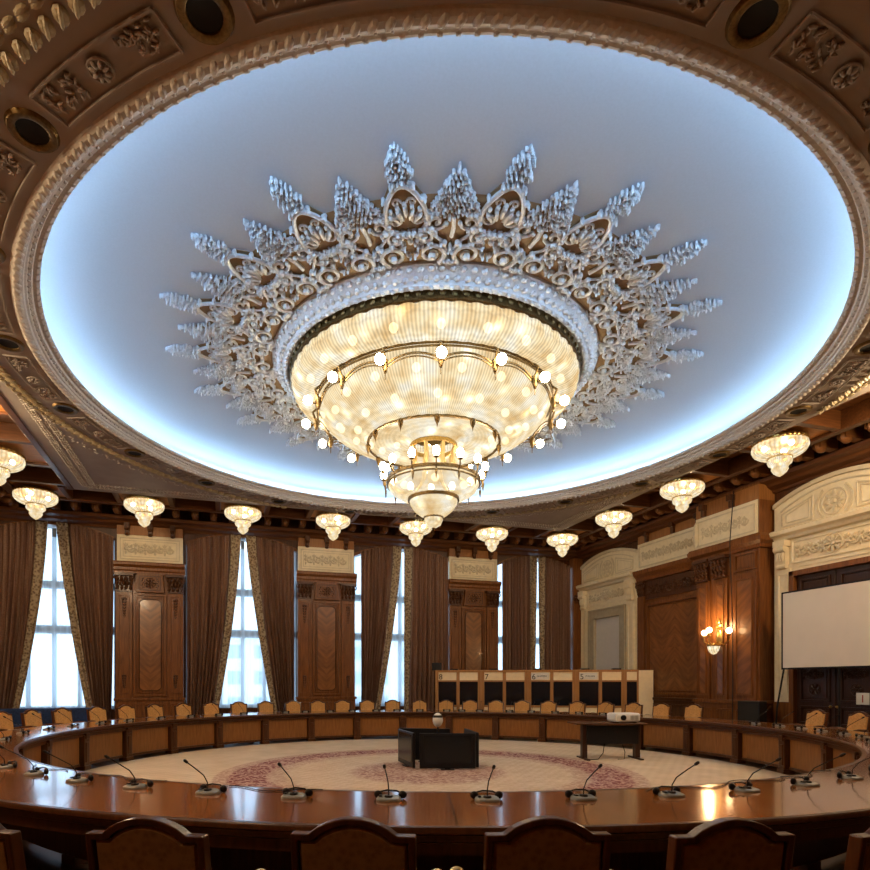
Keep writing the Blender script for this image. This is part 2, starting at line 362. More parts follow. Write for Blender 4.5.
class MB:
    def __init__(s): s.v = []; s.f = []
    def add(s, vs, fs, M=None):
        o = len(s.v)
        if M is not None: vs = [tuple(M @ Vector(p)) for p in vs]
        s.v.extend(vs); s.f.extend([tuple(o + i for i in f) for f in fs]); return s
    def box(s, x0, x1, y0, y1, z0, z1, M=None):
        vs = [(x0, y0, z0), (x1, y0, z0), (x1, y1, z0), (x0, y1, z0), (x0, y0, z1), (x1, y0, z1), (x1, y1, z1), (x0, y1, z1)]
        return s.add(vs, [(0, 3, 2, 1), (4, 5, 6, 7), (0, 1, 5, 4), (1, 2, 6, 5), (2, 3, 7, 6), (3, 0, 4, 7)], M)
    def frame(s, x0, x1, z0, z1, w, y0, y1):
        s.box(x0, x1, y0, y1, z1 - w, z1); s.box(x0, x1, y0, y1, z0, z0 + w)
        s.box(x0, x0 + w, y0, y1, z0 + w, z1 - w); s.box(x1 - w, x1, y0, y1, z0 + w, z1 - w); return s
    def lathe(s, prof, seg=48, c=(0, 0, 0), a0=0.0, a1=2 * pi, close=False, caps=False):
        full = abs(a1 - a0 - 2 * pi) < 1e-6
        n = seg if full else seg + 1; m = len(prof); vs = []
        for i in range(n):
            a = a0 + (a1 - a0) * i / seg; ca, sa = cos(a), sin(a)
            for r, z in prof: vs.append((c[0] + r * ca, c[1] + r * sa, c[2] + z))
        fs = []
        for i in range(seg):
            j = (i + 1) % n
            for k in range(m if close else m - 1):
                l = (k + 1) % m
                fs.append((i * m + k, j * m + k, j * m + l, i * m + l))
        if caps and not full:
            fs.append(tuple(range(m - 1, -1, -1))); fs.append(tuple((n - 1) * m + k for k in range(m)))
        return s.add(vs, fs)
    def tube(s, pts, r, n=6, caps=True):
        pts = [Vector(p) for p in pts]; m = len(pts); vs = []
        rs = r if isinstance(r, (list, tuple)) else [r] * m
        up = None
        for i, p in enumerate(pts):
            d = (pts[min(i + 1, m - 1)] - pts[max(i - 1, 0)])
            if d.length < 1e-9: d = Vector((0, 0, 1))
            d.normalize()
            if up is None:
                up = Vector((0, 0, 1)) if abs(d.z) < 0.9 else Vector((1, 0, 0))
            x = up - d * up.dot(d)
            if x.length < 1e-6: x = Vector((0, 1, 0)) - d * d.y
            x.normalize(); y = d.cross(x); up = x
            for k in range(n):
                a = 2 * pi * k / n; q = p + x * (rs[i] * cos(a)) + y * (rs[i] * sin(a)); vs.append(tuple(q))
        fs = [(i * n + k, i * n + (k + 1) % n, (i + 1) * n + (k + 1) % n, (i + 1) * n + k) for i in range(m - 1) for k in range(n)]
        if caps: fs.append(tuple(range(n - 1, -1, -1))); fs.append(tuple((m - 1) * n + k for k in range(n)))
        return s.add(vs, fs)
    def ell(s, c, r, M=None, nu=6, nv=4):
        vs, fs = sphere_tpl(nu, nv)
        if not isinstance(r, (tuple, list)): r = (r, r, r)
        T = Matrix.Translation(Vector(c))
        if M is not None: T = T @ M
        T = T @ Matrix.Diagonal((r[0], r[1], r[2], 1))
        return s.add(vs, fs, T)
    def prism(s, pts, y0, y1, plane='xz', M=None):
        """outline extruded through its normal"""
        n = len(pts)
        if plane == 'xz': vs = [(p[0], y0, p[1]) for p in pts] + [(p[0], y1, p[1]) for p in pts]
        else: vs = [(p[0], p[1], y0) for p in pts] + [(p[0], p[1], y1) for p in pts]
        fs = [tuple(range(n)), tuple(range(2 * n - 1, n - 1, -1))] + [(i, i + n, (i + 1) % n + n, (i + 1) % n) for i in range(n)]
        return s.add(vs, fs, M)
    def build(s, name, mat, parent=None, smooth=False, bevel=0.0, loc=None, rz=0.0):
        me = bpy.data.meshes.new(name); me.from_pydata(s.v, [], s.f); me.update()
        import bmesh
        bm = bmesh.new(); bm.from_mesh(me); bmesh.ops.recalc_face_normals(bm, faces=bm.faces); bm.to_mesh(me); bm.free()
        if smooth:
            me.polygons.foreach_set('use_smooth', [True] * len(me.polygons))
        me.materials.append(MATS[mat])
        o = bpy.data.objects.new(name, me); COL.objects.link(o)
        if smooth:
            try:
                me.set_sharp_from_angle(angle=R(40))
            except Exception: pass
        if parent is not None: o.parent = parent
        if loc is not None: o.location = loc
        if rz: o.rotation_euler.z = rz
        if bevel:
            b = o.modifiers.new('bevel', 'BEVEL'); b.width = bevel; b.segments = 2; b.limit_method = 'ANGLE'
        return o

def rotz(a): return Matrix.Rotation(a, 4, 'Z')
def roty(a): return Matrix.Rotation(a, 4, 'Y')
def rotx(a): return Matrix.Rotation(a, 4, 'X')

def tag(o, label, cat, group=None, kind=None):
    o['label'] = label; o['category'] = cat
    if group: o['group'] = group
    if kind: o['kind'] = kind
    return o
def empty(name, loc, rz=0.0, label=None, cat=None, group=None, kind=None):
    o = bpy.data.objects.new(name, None); COL.objects.link(o); o.location = loc; o.rotation_euler.z = rz
    o.empty_display_size = 0.1
    if label: tag(o, label, cat, group, kind)
    elif kind: o['kind'] = kind
    return o
def struct(o): o['kind'] = 'structure'; return o
def part_of(src, parent):
    c = src.copy(); COL.objects.link(c); c.parent = parent; return c
def copy_tree(root, loc, rz, label=None):
    c = root.copy(); COL.objects.link(c); c.location = loc; c.rotation_euler = (0, 0, rz)
    if label: c['label'] = label
    for ch in list(root.children):
        k = part_of(ch, c)
        for g in list(ch.children): part_of(g, k)
    return c

def spiral_pts(cx, cy, r0, turns, a0, sgn=1, r1=0.15, n=14):
    out = []
    for i in range(n):
        t = i / (n - 1); r = r0 * (1 - t * (1 - r1)); a = a0 + sgn * t * turns * 2 * pi
        out.append((cx + r * cos(a), cy + r * sin(a)))
    return out

# ------------------------------------------------------------------ floor and walls
H_TOP = 7.5
mb = MB().box(VL - 0.3 - TC.x, VW + 0.3 - TC.x, UN - 0.3 - TC.y, UW + 0.5 - TC.y, -0.2, 0.0)
floor = struct(mb.build('floor', 'parquet')); floor.location = (TC.x, TC.y, 0)
rug = MB().lathe([(0.0, 0.0), (6.08, 0.0), (6.08, 0.003), (0.0, 0.003)], 96).build('carpet', 'carpet', loc=(TC.x, TC.y, 0.001))
tag(rug, 'pale beige round carpet with a burgundy flower ring filling the inside of the table', 'carpet')

WBAYS = [(-4.67, -6.3, -3.05), (0.57, -1.09, 2.23), (5.73, 4.09, 7.37), (10.75, 9.27, 12.2)]
SILL, SPR, APX = 0.79, 5.72, 6.06
def arch_pts(x0, x1, zs, za, n=14):
    """segmental arch from x0 to x1, springing at zs, apex za"""
    h = za - zs; w = (x1 - x0) / 2; rad = (w * w + h * h) / (2 * h); cx = (x0 + x1) / 2; cz = za - rad
    a = math.asin(w / rad)
    return [(cx + rad * sin(-a + 2 * a * i / n), cz + rad * cos(-a + 2 * a * i / n)) for i in range(n + 1)]
mb = MB(); T0, T1 = 0.0, 0.45
edges = [VL - 0.3]
for c, a, b in WBAYS:
    mb.box(edges[-1], a, T0, T1, 0, H_TOP); edges.append(b)
    mb.box(a, b, T0, T1, 0, SILL)
    ap = arch_pts(a, b, SPR, APX)
    mb.prism([(a, H_TOP)] + ap + [(b, H_TOP)], T0, T1)
mb.box(edges[-1], VW + 0.3, T0, T1, 0, H_TOP)
wall_back = struct(mb.build('wall_back', 'wall_wood_dark', loc=(0, UW, 0)))
struct(MB().box(VW, VW + 0.3, UN, UW, 0, H_TOP).build('wall_right', 'wall_wood_dark'))
struct(MB().box(VL - 0.3, VL, UN, UW, 0, H_TOP).build('wall_left', 'wall_wood'))
struct(MB().box(VL - 0.3, VW + 0.3, UN - 0.3, UN, 0, H_TOP).build('wall_near', 'wall_wood'))

# arch mouldings over the windows and cornices
mb = MB()
for c, a, b in WBAYS:
    ap = arch_pts(a, b, SPR, APX); 
    for k in range(len(ap) - 1):
        p, q = ap[k], ap[k + 1]
        mb.add([(p[0], 0, p[1]), (q[0], 0, q[1]), (q[0], 0, q[1] + 0.10), (p[0], 0, p[1] + 0.10),
                (p[0], -0.07, p[1]), (q[0], -0.07, q[1]), (q[0], -0.07, q[1] + 0.10), (p[0], -0.07, p[1] + 0.10)],
               [(4, 5, 6, 7), (0, 1, 5, 4), (3, 7, 6, 2)])
struct(mb.build('trim_1', 'wall_wood', loc=(0, UW, 0)))
# cornice along the walls under the coffers
def cornice(name, x0, x1, loc, rz):
    mb = MB()
    prof = [(0, 6.08), (0.06, 6.08), (0.09, 6.14), (0.22, 6.2), (0.26, 6.26), (0.40, 6.30), (0.44, 6.38), (0.0, 6.38)]
    n = len(prof)
    vs = [(x0, -p[0], p[1]) for p in prof] + [(x1, -p[0], p[1]) for p in prof]
    mb.add(vs, [(i, (i + 1) % n, (i + 1) % n + n, i + n) for i in range(n)])
    return struct(mb.build(name, 'beam_wood', loc=loc, rz=rz))
cornice('trim_2', VL, VW, (0, UW, 0), 0)
cornice('trim_3', -UW, -UN, (VW, 0, 0), -pi / 2)
cornice('trim_4', UN, UW, (VL, 0, 0), pi / 2)
def bright_line(name, x0, x1, loc, rz):
    return struct(MB().box(x0, x1, -0.47, -0.42, 6.33, 6.37).build(name, 'coffer_wood', loc=loc, rz=rz))

# ------------------------------------------------------------------ windows
for wi, (c, a, b) in enumerate(WBAYS):
    w = empty('window_%d' % (wi + 1), (c, UW, 0), kind='structure')
    hw = (b - a) / 2
    mb = MB()
    Y0, Y1 = 0.20, 0.28
    cols = [-hw, -0.66 if wi != 2 else -0.62, 0.0, 0.66, hw]
    for x in cols: mb.box(x - 0.055, x + 0.055, Y0, Y1, SILL, SPR + 0.3)
    mb.box(-hw, hw, Y0, Y1, SILL, SILL + 0.10)
    mb.box(-hw, hw, Y0 - 0.02, Y1, 2.98, 3.22); mb.box(-hw, hw, Y0 - 0.02, Y1, 4.28, 4.50)
    mb.build('window_frame', 'frame_grey', w)
    MB().box(-hw, hw, 0.24, 0.245, SILL, APX).build('pane', 'window_glass', w)
    MB().box(-hw, hw, -0.06, 0.2, SILL - 0.06, SILL).build('window_sill', 'wall_wood_dark', w)

# daylight portals at the openings
for c, a, b in WBAYS:
    l = bpy.data.lights.new('window_daylight', 'AREA'); l.shape = 'RECTANGLE'; l.size = b - a; l.size_y = 5.2
    l.cycles.is_portal = True
    o = bpy.data.objects.new('window_daylight', l); COL.objects.link(o); o.location = (c, UW + 0.42, 3.4); o.rotation_euler = (R(-90), 0, 0)

# sheers and curtains
WORD = ['first', 'second', 'third', 'fourth']
for wi, (c, a, b) in enumerate(WBAYS):
    hw = (b - a) / 2; mb = MB(); n = 90; vs = []
    for i in range(n + 1):
        x = -hw + 0.02 + (2 * hw - 0.04) * i / n; y = 0.02 * sin(i * 1.1) + 0.01 * sin(i * 0.37)
        vs += [(x, y + 0.08, SILL - 0.0), (x, y * 0.8 + 0.08, SPR + 0.02)]
    mb.add(vs, [(2 * i, 2 * i + 2, 2 * i + 3, 2 * i + 1) for i in range(n)])
    o = mb.build('sheer_curtain', 'sheer_cloth', loc=(c, UW, 0), smooth=True)
    tag(o, 'thin white sheer hanging across the %s window from the left' % WORD[wi], 'sheer curtain', 'sheer curtains in the windows')

def curtain(t_out, t_in_top, t_in_bot, wi, side, power, zb=0.42, out_bot=None):
    """a brown drape: outer edge hangs straight, inner edge sweeps from the top to t_in_bot"""
    c, a, b = WBAYS[wi]
    hw = (b - a) / 2
    NZ, NX = 26, 56
    h_c = APX - SPR; rad = (hw * hw + h_c * h_c) / (2 * h_c)
    def ztop(t): return APX - rad + sqrt(max(0, rad * rad - (t - c) ** 2)) + 0.055
    ob = t_out if out_bot is None else out_bot
    trim_w0, trim_w1 = 0.29, 0.15
    vs = []; vt = []
    nf = 9.0 if abs(t_in_top - t_out) > 1.2 else 7.5
    for j in range(NZ + 1):
        u = j / NZ                        # 0 top, 1 bottom
        tin = t_in_top + (t_in_bot - t_in_top) * u ** power
        tout = t_out + (ob - t_out) * u ** 2
        sgn = 1 if tin > tout else -1
        tw = trim_w0 + (trim_w1 - trim_w0) * u
        for i in range(NX + 1):
            s = i / NX; t = tout + (tin - sgn * (tw - 0.05) - tout) * s
            zt = ztop(t); z = zt + (zb - zt) * u
            amp = 0.05 + 0.035 * u
            y = -0.13 - amp * sin(s * nf * 2 * pi + 0.7 * sin(s * 9 + wi)) - 0.02 * sin(s * 31 + u * 2)
            vs.append((t - c, y, z))
        for i in range(7):
            s = i / 6; t = tin - sgn * tw * (1 - s)
            zt = ztop(t); z = zt + (zb - zt) * u
            vt.append((t - c, -0.17 - 0.035 * sin(s * 2 * pi + 1.0), z))
    mb = MB(); W = NX + 1
    mb.add(vs, [(j * W + i, j * W + i + 1, (j + 1) * W + i + 1, (j + 1) * W + i) for j in range(NZ) for i in range(NX)])
    cl = 'swept aside' if abs(t_in_bot - t_in_top) > 0.5 else 'hanging straight'
    o = mb.build('curtain', 'curtain_cloth', loc=(c, UW, 0), smooth=True)
    sol = o.modifiers.new('thick', 'SOLIDIFY'); sol.thickness = 0.012
    tag(o, 'brown curtain on the %s side of the %s window, %s' % (side, WORD[wi], cl), 'curtain', 'brown curtains of the tall windows')
    mt = MB(); W = 7
    mt.add(vt, [(j * W + i, j * W + i + 1, (j + 1) * W + i + 1, (j + 1) * W + i) for j in range(NZ) for i in range(6)])
    t = mt.build('trim_band', 'curtain_trim', o, smooth=True)
    sol = t.modifiers.new('thick', 'SOLIDIFY'); sol.thickness = 0.012
    t['label'] = 'cream patterned border'
curtain(-6.28, -4.74, -5.52, 0, 'left', 1.5)
curtain(-3.05, -4.52, -3.68, 0, 'right', 1.25, out_bot=-3.12)
curtain(-1.05, 0.50, -0.22, 1, 'left', 1.5)
curtain(2.13, 0.66, 1.50, 1, 'right', 1.25)
curtain(4.29, 5.66, 4.86, 2, 'left', 1.4)
curtain(7.34, 5.76, 5.76, 2, 'right', 1.0)
curtain(9.38, 10.74, 10.62, 3, 'left', 1.1)
curtain(12.12, 10.78, 10.86, 3, 'right', 1.1)

# navy covered bench below the first window
bn = empty('bench', (-4.72, UW - 0.75, 0), label='long navy blue upholstered bench under the first window behind the chairs', cat='bench')
MB().box(-1.5, 1.5, -0.35, 0.35, 0.12, 0.44).build('seat', 'navy_cloth', bn, bevel=0.04)
MB().box(-1.5, 1.5, 0.2, 0.45, 0.3, 0.86).build('backrest', 'navy_cloth', bn, bevel=0.05)
for x in (-1.4, 1.4):
    for y in (-0.28, 0.36): MB().box(x - 0.03, x + 0.03, y - 0.03, y + 0.03, 0, 0.13).build('leg', 'chair_wood', bn)

# ------------------------------------------------------------------ ornament helpers (wall plane: x along, z up, relief towards -y)
def rosette2(mb, cx, cz, r, y, petals=8):
    for k in range(petals):
        a = 2 * pi * k / petals
        mb.ell((cx + 0.6 * r * cos(a), y, cz + 0.6 * r * sin(a)), (r * 0.38, 0.03, r * 0.17), roty(-a))
    mb.ell((cx, y, cz), (r * 0.22, 0.045, r * 0.22))
    mb.tube([(cx + r * cos(a), y, cz + r * sin(a)) for a in [2 * pi * i / 24 for i in range(25)]], r * 0.07, 5)
def scroll_run(mb, x0, x1, cz, h, y, n):
    """running acanthus scrolls with palmettes between them"""
    st = (x1 - x0) / n
    for k in range(n):
        cx = x0 + st * (k + 0.5); s = 1 if k % 2 else -1
        mb.tube([(px, y, pz) for px, pz in spiral_pts(cx, cz, min(st, h) * 0.44, 1.4, pi / 2 * (1 + s), s)], h * 0.055, 5)
        for q in range(5):
            a = q * 1.26 + k
            mb.ell((cx + st * 0.18 * cos(a), y, cz + h * 0.18 * sin(a)), (h * 0.11, 0.03, h * 0.06), roty(-a))
        for q in (-1, 0, 1):
            mb.ell((x0 + st * k, y, cz + h * 0.26 * q), (h * 0.06 * (2 - abs(q)), 0.025, h * 0.13))
            mb.ell((x0 + st * k + q * st * 0.12, y, cz + h * 0.22), (h * 0.04, 0.02, h * 0.12), roty(q * 0.5))
def capital(mb, cx, z0, z1, w, d):
    mb.box(cx - w / 2 * 0.8, cx + w / 2 * 0.8, -d * 0.7, 0, z0, z1)
    mb.box(cx - w / 2 * 1.12, cx + w / 2 * 1.12, -d - 0.04, 0, z1 - 0.07, z1)
    mb.box(cx - w / 2 * 0.92, cx + w / 2 * 0.92, -d * 0.8, 0, z0, z0 + 0.05)
    h = z1 - z0
    for row, (zz, n, s) in enumerate([(0.2, 4, 1.0), (0.45, 5, 1.0), (0.68, 4, 1.1)]):
        for i in range(n):
            x = cx + (i - (n - 1) / 2) * w / n
            mb.ell((x, -d * (0.75 + 0.15 * row), z0 + h * zz), (w * 0.10 * s, 0.05, h * 0.15), rotx(0.3))
            mb.ell((x, -d * (0.75 + 0.15 * row) - 0.04, z0 + h * (zz + 0.12)), (w * 0.07, 0.03, h * 0.04))
    for s in (-1, 1):
        mb.tube([(px, -d - 0.01, pz) for px, pz in spiral_pts(cx + s * w * 0.42, z1 - 0.14, 0.08, 1.3, pi / 2, -s)], 0.018, 5)

def drop(mb, cx, zt, L, y):
    n = 7
    for i in range(n):
        t = i / (n - 1); w = 0.055 * (1 - 0.6 * t)
        for s in (-1, 1): mb.ell((cx + s * w * 0.7, y, zt - L * t), (w * 0.6, 0.02, L / n * 0.6), roty(s * 0.6))
    mb.ell((cx, y, zt + 0.03), (0.07, 0.02, 0.025))

# ------------------------------------------------------------------ wood pilasters between the windows
def make_pilaster():
    p = empty('wall_pilaster', (0, 0, 0))
    hw = 0.92; D = 0.14
    MB().box(-hw, hw, -D, 0, 1.1, 5.0).box(-hw + 0.04, hw - 0.04, -D + 0.04, 0, 5.85, 6.28).build('body', 'wall_wood', p)
    mb = MB().box(-hw - 0.05, hw + 0.05, -D - 0.06, 0, 0, 0.25).box(-hw - 0.02, hw + 0.02, -D - 0.03, 0, 0.25, 1.04).box(-hw - 0.06, hw + 0.06, -D - 0.07, 0, 1.04, 1.12)
    mb.frame(-0.45, 0.45, 0.4, 0.95, 0.04, -D - 0.05, -D - 0.02); mb.frame(-0.9, -0.55, 0.4, 0.95, 0.04, -D - 0.05, -D - 0.02); mb.frame(0.55, 0.9, 0.4, 0.95, 0.04, -D - 0.05, -D - 0.02)
    mb.build('base', 'wall_wood', p, bevel=0.008)
    # side strips
    for s in (-1, 1):
        mb = MB().box(s * 0.70 - 0.22, s * 0.70 + 0.22, -D - 0.05, -D + 0.02, 1.12, 4.22)
        mb.frame(s * 0.70 - 0.14, s * 0.70 + 0.14, 1.25, 4.12, 0.022, -D - 0.07, -D - 0.045)
        st = mb.build('side_strip', 'wood_honey' if False else 'wall_wood', p, bevel=0.005)
        mb = MB(); drop(mb, s * 0.70, 4.0, 0.5, -D - 0.06); mb.build('leaf_drop', 'wall_wood_dark', st, smooth=True)
        mb = MB(); drop(mb, s * 0.70, 1.75, 0.32, -D - 0.06); mb.build('leaf_drop', 'wall_wood_dark', st, smooth=True)
        mb = MB(); capital(mb, s * 0.70, 4.22, 4.76, 0.46, 0.12)
        mb2 = MB().add(mb.v, mb.f, Matrix.Translation((0, -D, 0))); mb2.build('capital', 'wall_wood_dark', p, smooth=True)
    # centre panel
    mb = MB().frame(-0.45, 0.45, 1.16, 4.18, 0.06, -D - 0.05, -D).frame(-0.355, 0.355, 1.27, 4.08, 0.022, -D - 0.035, -D)
    mb.build('panel_frame', 'wall_wood', p, bevel=0.006)
    c = 0.10; x, z0, z1 = 0.30, 1.33, 4.02
    pts = [(-x + c, z0), (x - c, z0), (x - 0.02, z0 + c * 0.6), (x, z0 + c), (x, z1 - c), (x - 0.02, z1 - c * 0.6), (x - c, z1), (-x + c, z1), (-x + 0.02, z1 - c * 0.6), (-x, z1 - c), (-x, z0 + c), (-x + 0.02, z0 + c * 0.6)]
    MB().prism(pts, -D - 0.012, -D + 0.01).build('inlay_panel', 'veneer', p)
    mb = MB(); q = pts + [pts[0]]; mb.tube([(a, -D - 0.014, b) for a, b in q], 0.014, 5, False); mb.build('inlay_moulding', 'wall_wood_dark', p, smooth=True)
    # keystone panel with carved rosette
    mb = MB().prism([(-0.40, 4.22), (0.40, 4.22), (0.34, 4.76), (-0.34, 4.76)], -D - 0.09, -D)
    k = mb.build('keystone', 'wall_wood', p, bevel=0.008)
    mb = MB().frame(-0.30, 0.30, 4.28, 4.70, 0.02, -D - 0.11, -D - 0.08); rosette2(mb, 0, 4.49, 0.15, -D - 0.1)
    for s in (-1, 1):
        for i in range(5):
            mb.ell((s * (0.19 + 0.03 * (i % 2)), -D - 0.1, 4.36 + 0.065 * i), (0.035, 0.02, 0.02), roty(s * 0.7))
    mb.build('carving', 'wall_wood_dark', k, smooth=True)
    # cornice shelf
    mb = MB()
    prof = [(0, 4.76), (D + 0.10, 4.76), (D + 0.10, 4.82), (D + 0.13, 4.86), (D + 0.13, 4.93), (D + 0.20, 5.0), (D + 0.20, 5.06), (D + 0.16, 5.10), (0, 5.10)]
    n = len(prof)
    for x0, x1 in [(-hw - 0.05, hw + 0.05)]:
        mb.add([(x0, -a, b) for a, b in prof] + [(x1, -a, b) for a, b in prof], [(i, (i + 1) % n, (i + 1) % n + n, i + n) for i in range(n)] + [tuple(range(n)), tuple(range(n, 2 * n))])
    mb.build('cornice', 'wall_wood', p)
    MB().box(-hw + 0.02, hw - 0.02, -D + 0.01, 0, 5.10, 5.90).build('frieze', 'cream', p)
    mb = MB().frame(-hw + 0.10, hw - 0.10, 5.18, 5.82, 0.03, -D - 0.015, -D + 0.02).frame(-hw + 0.18, hw - 0.18, 5.26, 5.74, 0.016, -D - 0.01, -D + 0.02)
    scroll_run(mb, -0.66, 0.66, 5.5, 0.46, -D - 0.01, 5)
    mb.build('frieze_relief', 'cream_relief', p, smooth=True)
    mb = MB().box(-hw - 0.03, hw + 0.03, -D - 0.06, 0, 6.24, 6.32); mb.build('top_moulding', 'wall_wood_dark', p)
    MB().box(-hw + 0.02, hw - 0.02, -D - 0.01, 0, 5.90, 6.25).build('top_band', 'wood_honey', p)
    for x in (-0.62, 0.0, 0.62):
        mb = MB().box(x - 0.07, x + 0.07, -D - 0.16, -D, 6.08, 6.22)
        mb.box(x - 0.055, x + 0.055, -D - 0.10, -D, 5.92, 6.1)
        mb.ell((x, -D - 0.08, 5.9), (0.07, 0.07, 0.05)); mb.tube([(x - 0.06, -D - 0.13, 6.05), (x + 0.06, -D - 0.13, 6.05)], 0.045, 8)
        mb.build('scroll_bracket', 'wall_wood_dark', p, smooth=True)
    return p
pil = make_pilaster()
pil.location = (-2.07, UW, 0)
tag(pil, 'carved wood pilaster with cream frieze between the first and second windows', 'pilaster', 'carved pilasters of the window wall')
copy_tree(pil, (3.16, UW, 0), 0, 'carved wood pilaster with cream frieze between the second and third windows')
copy_tree(pil, (8.29, UW, 0), 0, 'carved wood pilaster with cream frieze rising behind the booths')
# corner post
cp = empty('corner_post', (12.36, UW - 0.01, 0), label='plain dark wooden post in the corner beside the fourth window', cat='post')
MB().box(-0.2, 0.2, -0.28, 0, 0, 6.1).build('shaft', 'wall_wood', cp, bevel=0.01)
mb = MB(); capital(mb, 0.0, 4.25, 4.75, 0.32, 0.28); mb.build('capital', 'wall_wood_dark', cp, smooth=True)

# ------------------------------------------------------------------ right wall  (local: x = -(s - s0), room towards -y)
RW = -pi / 2
def rloc(s, d=0.0): return (VW - d, s, 0)

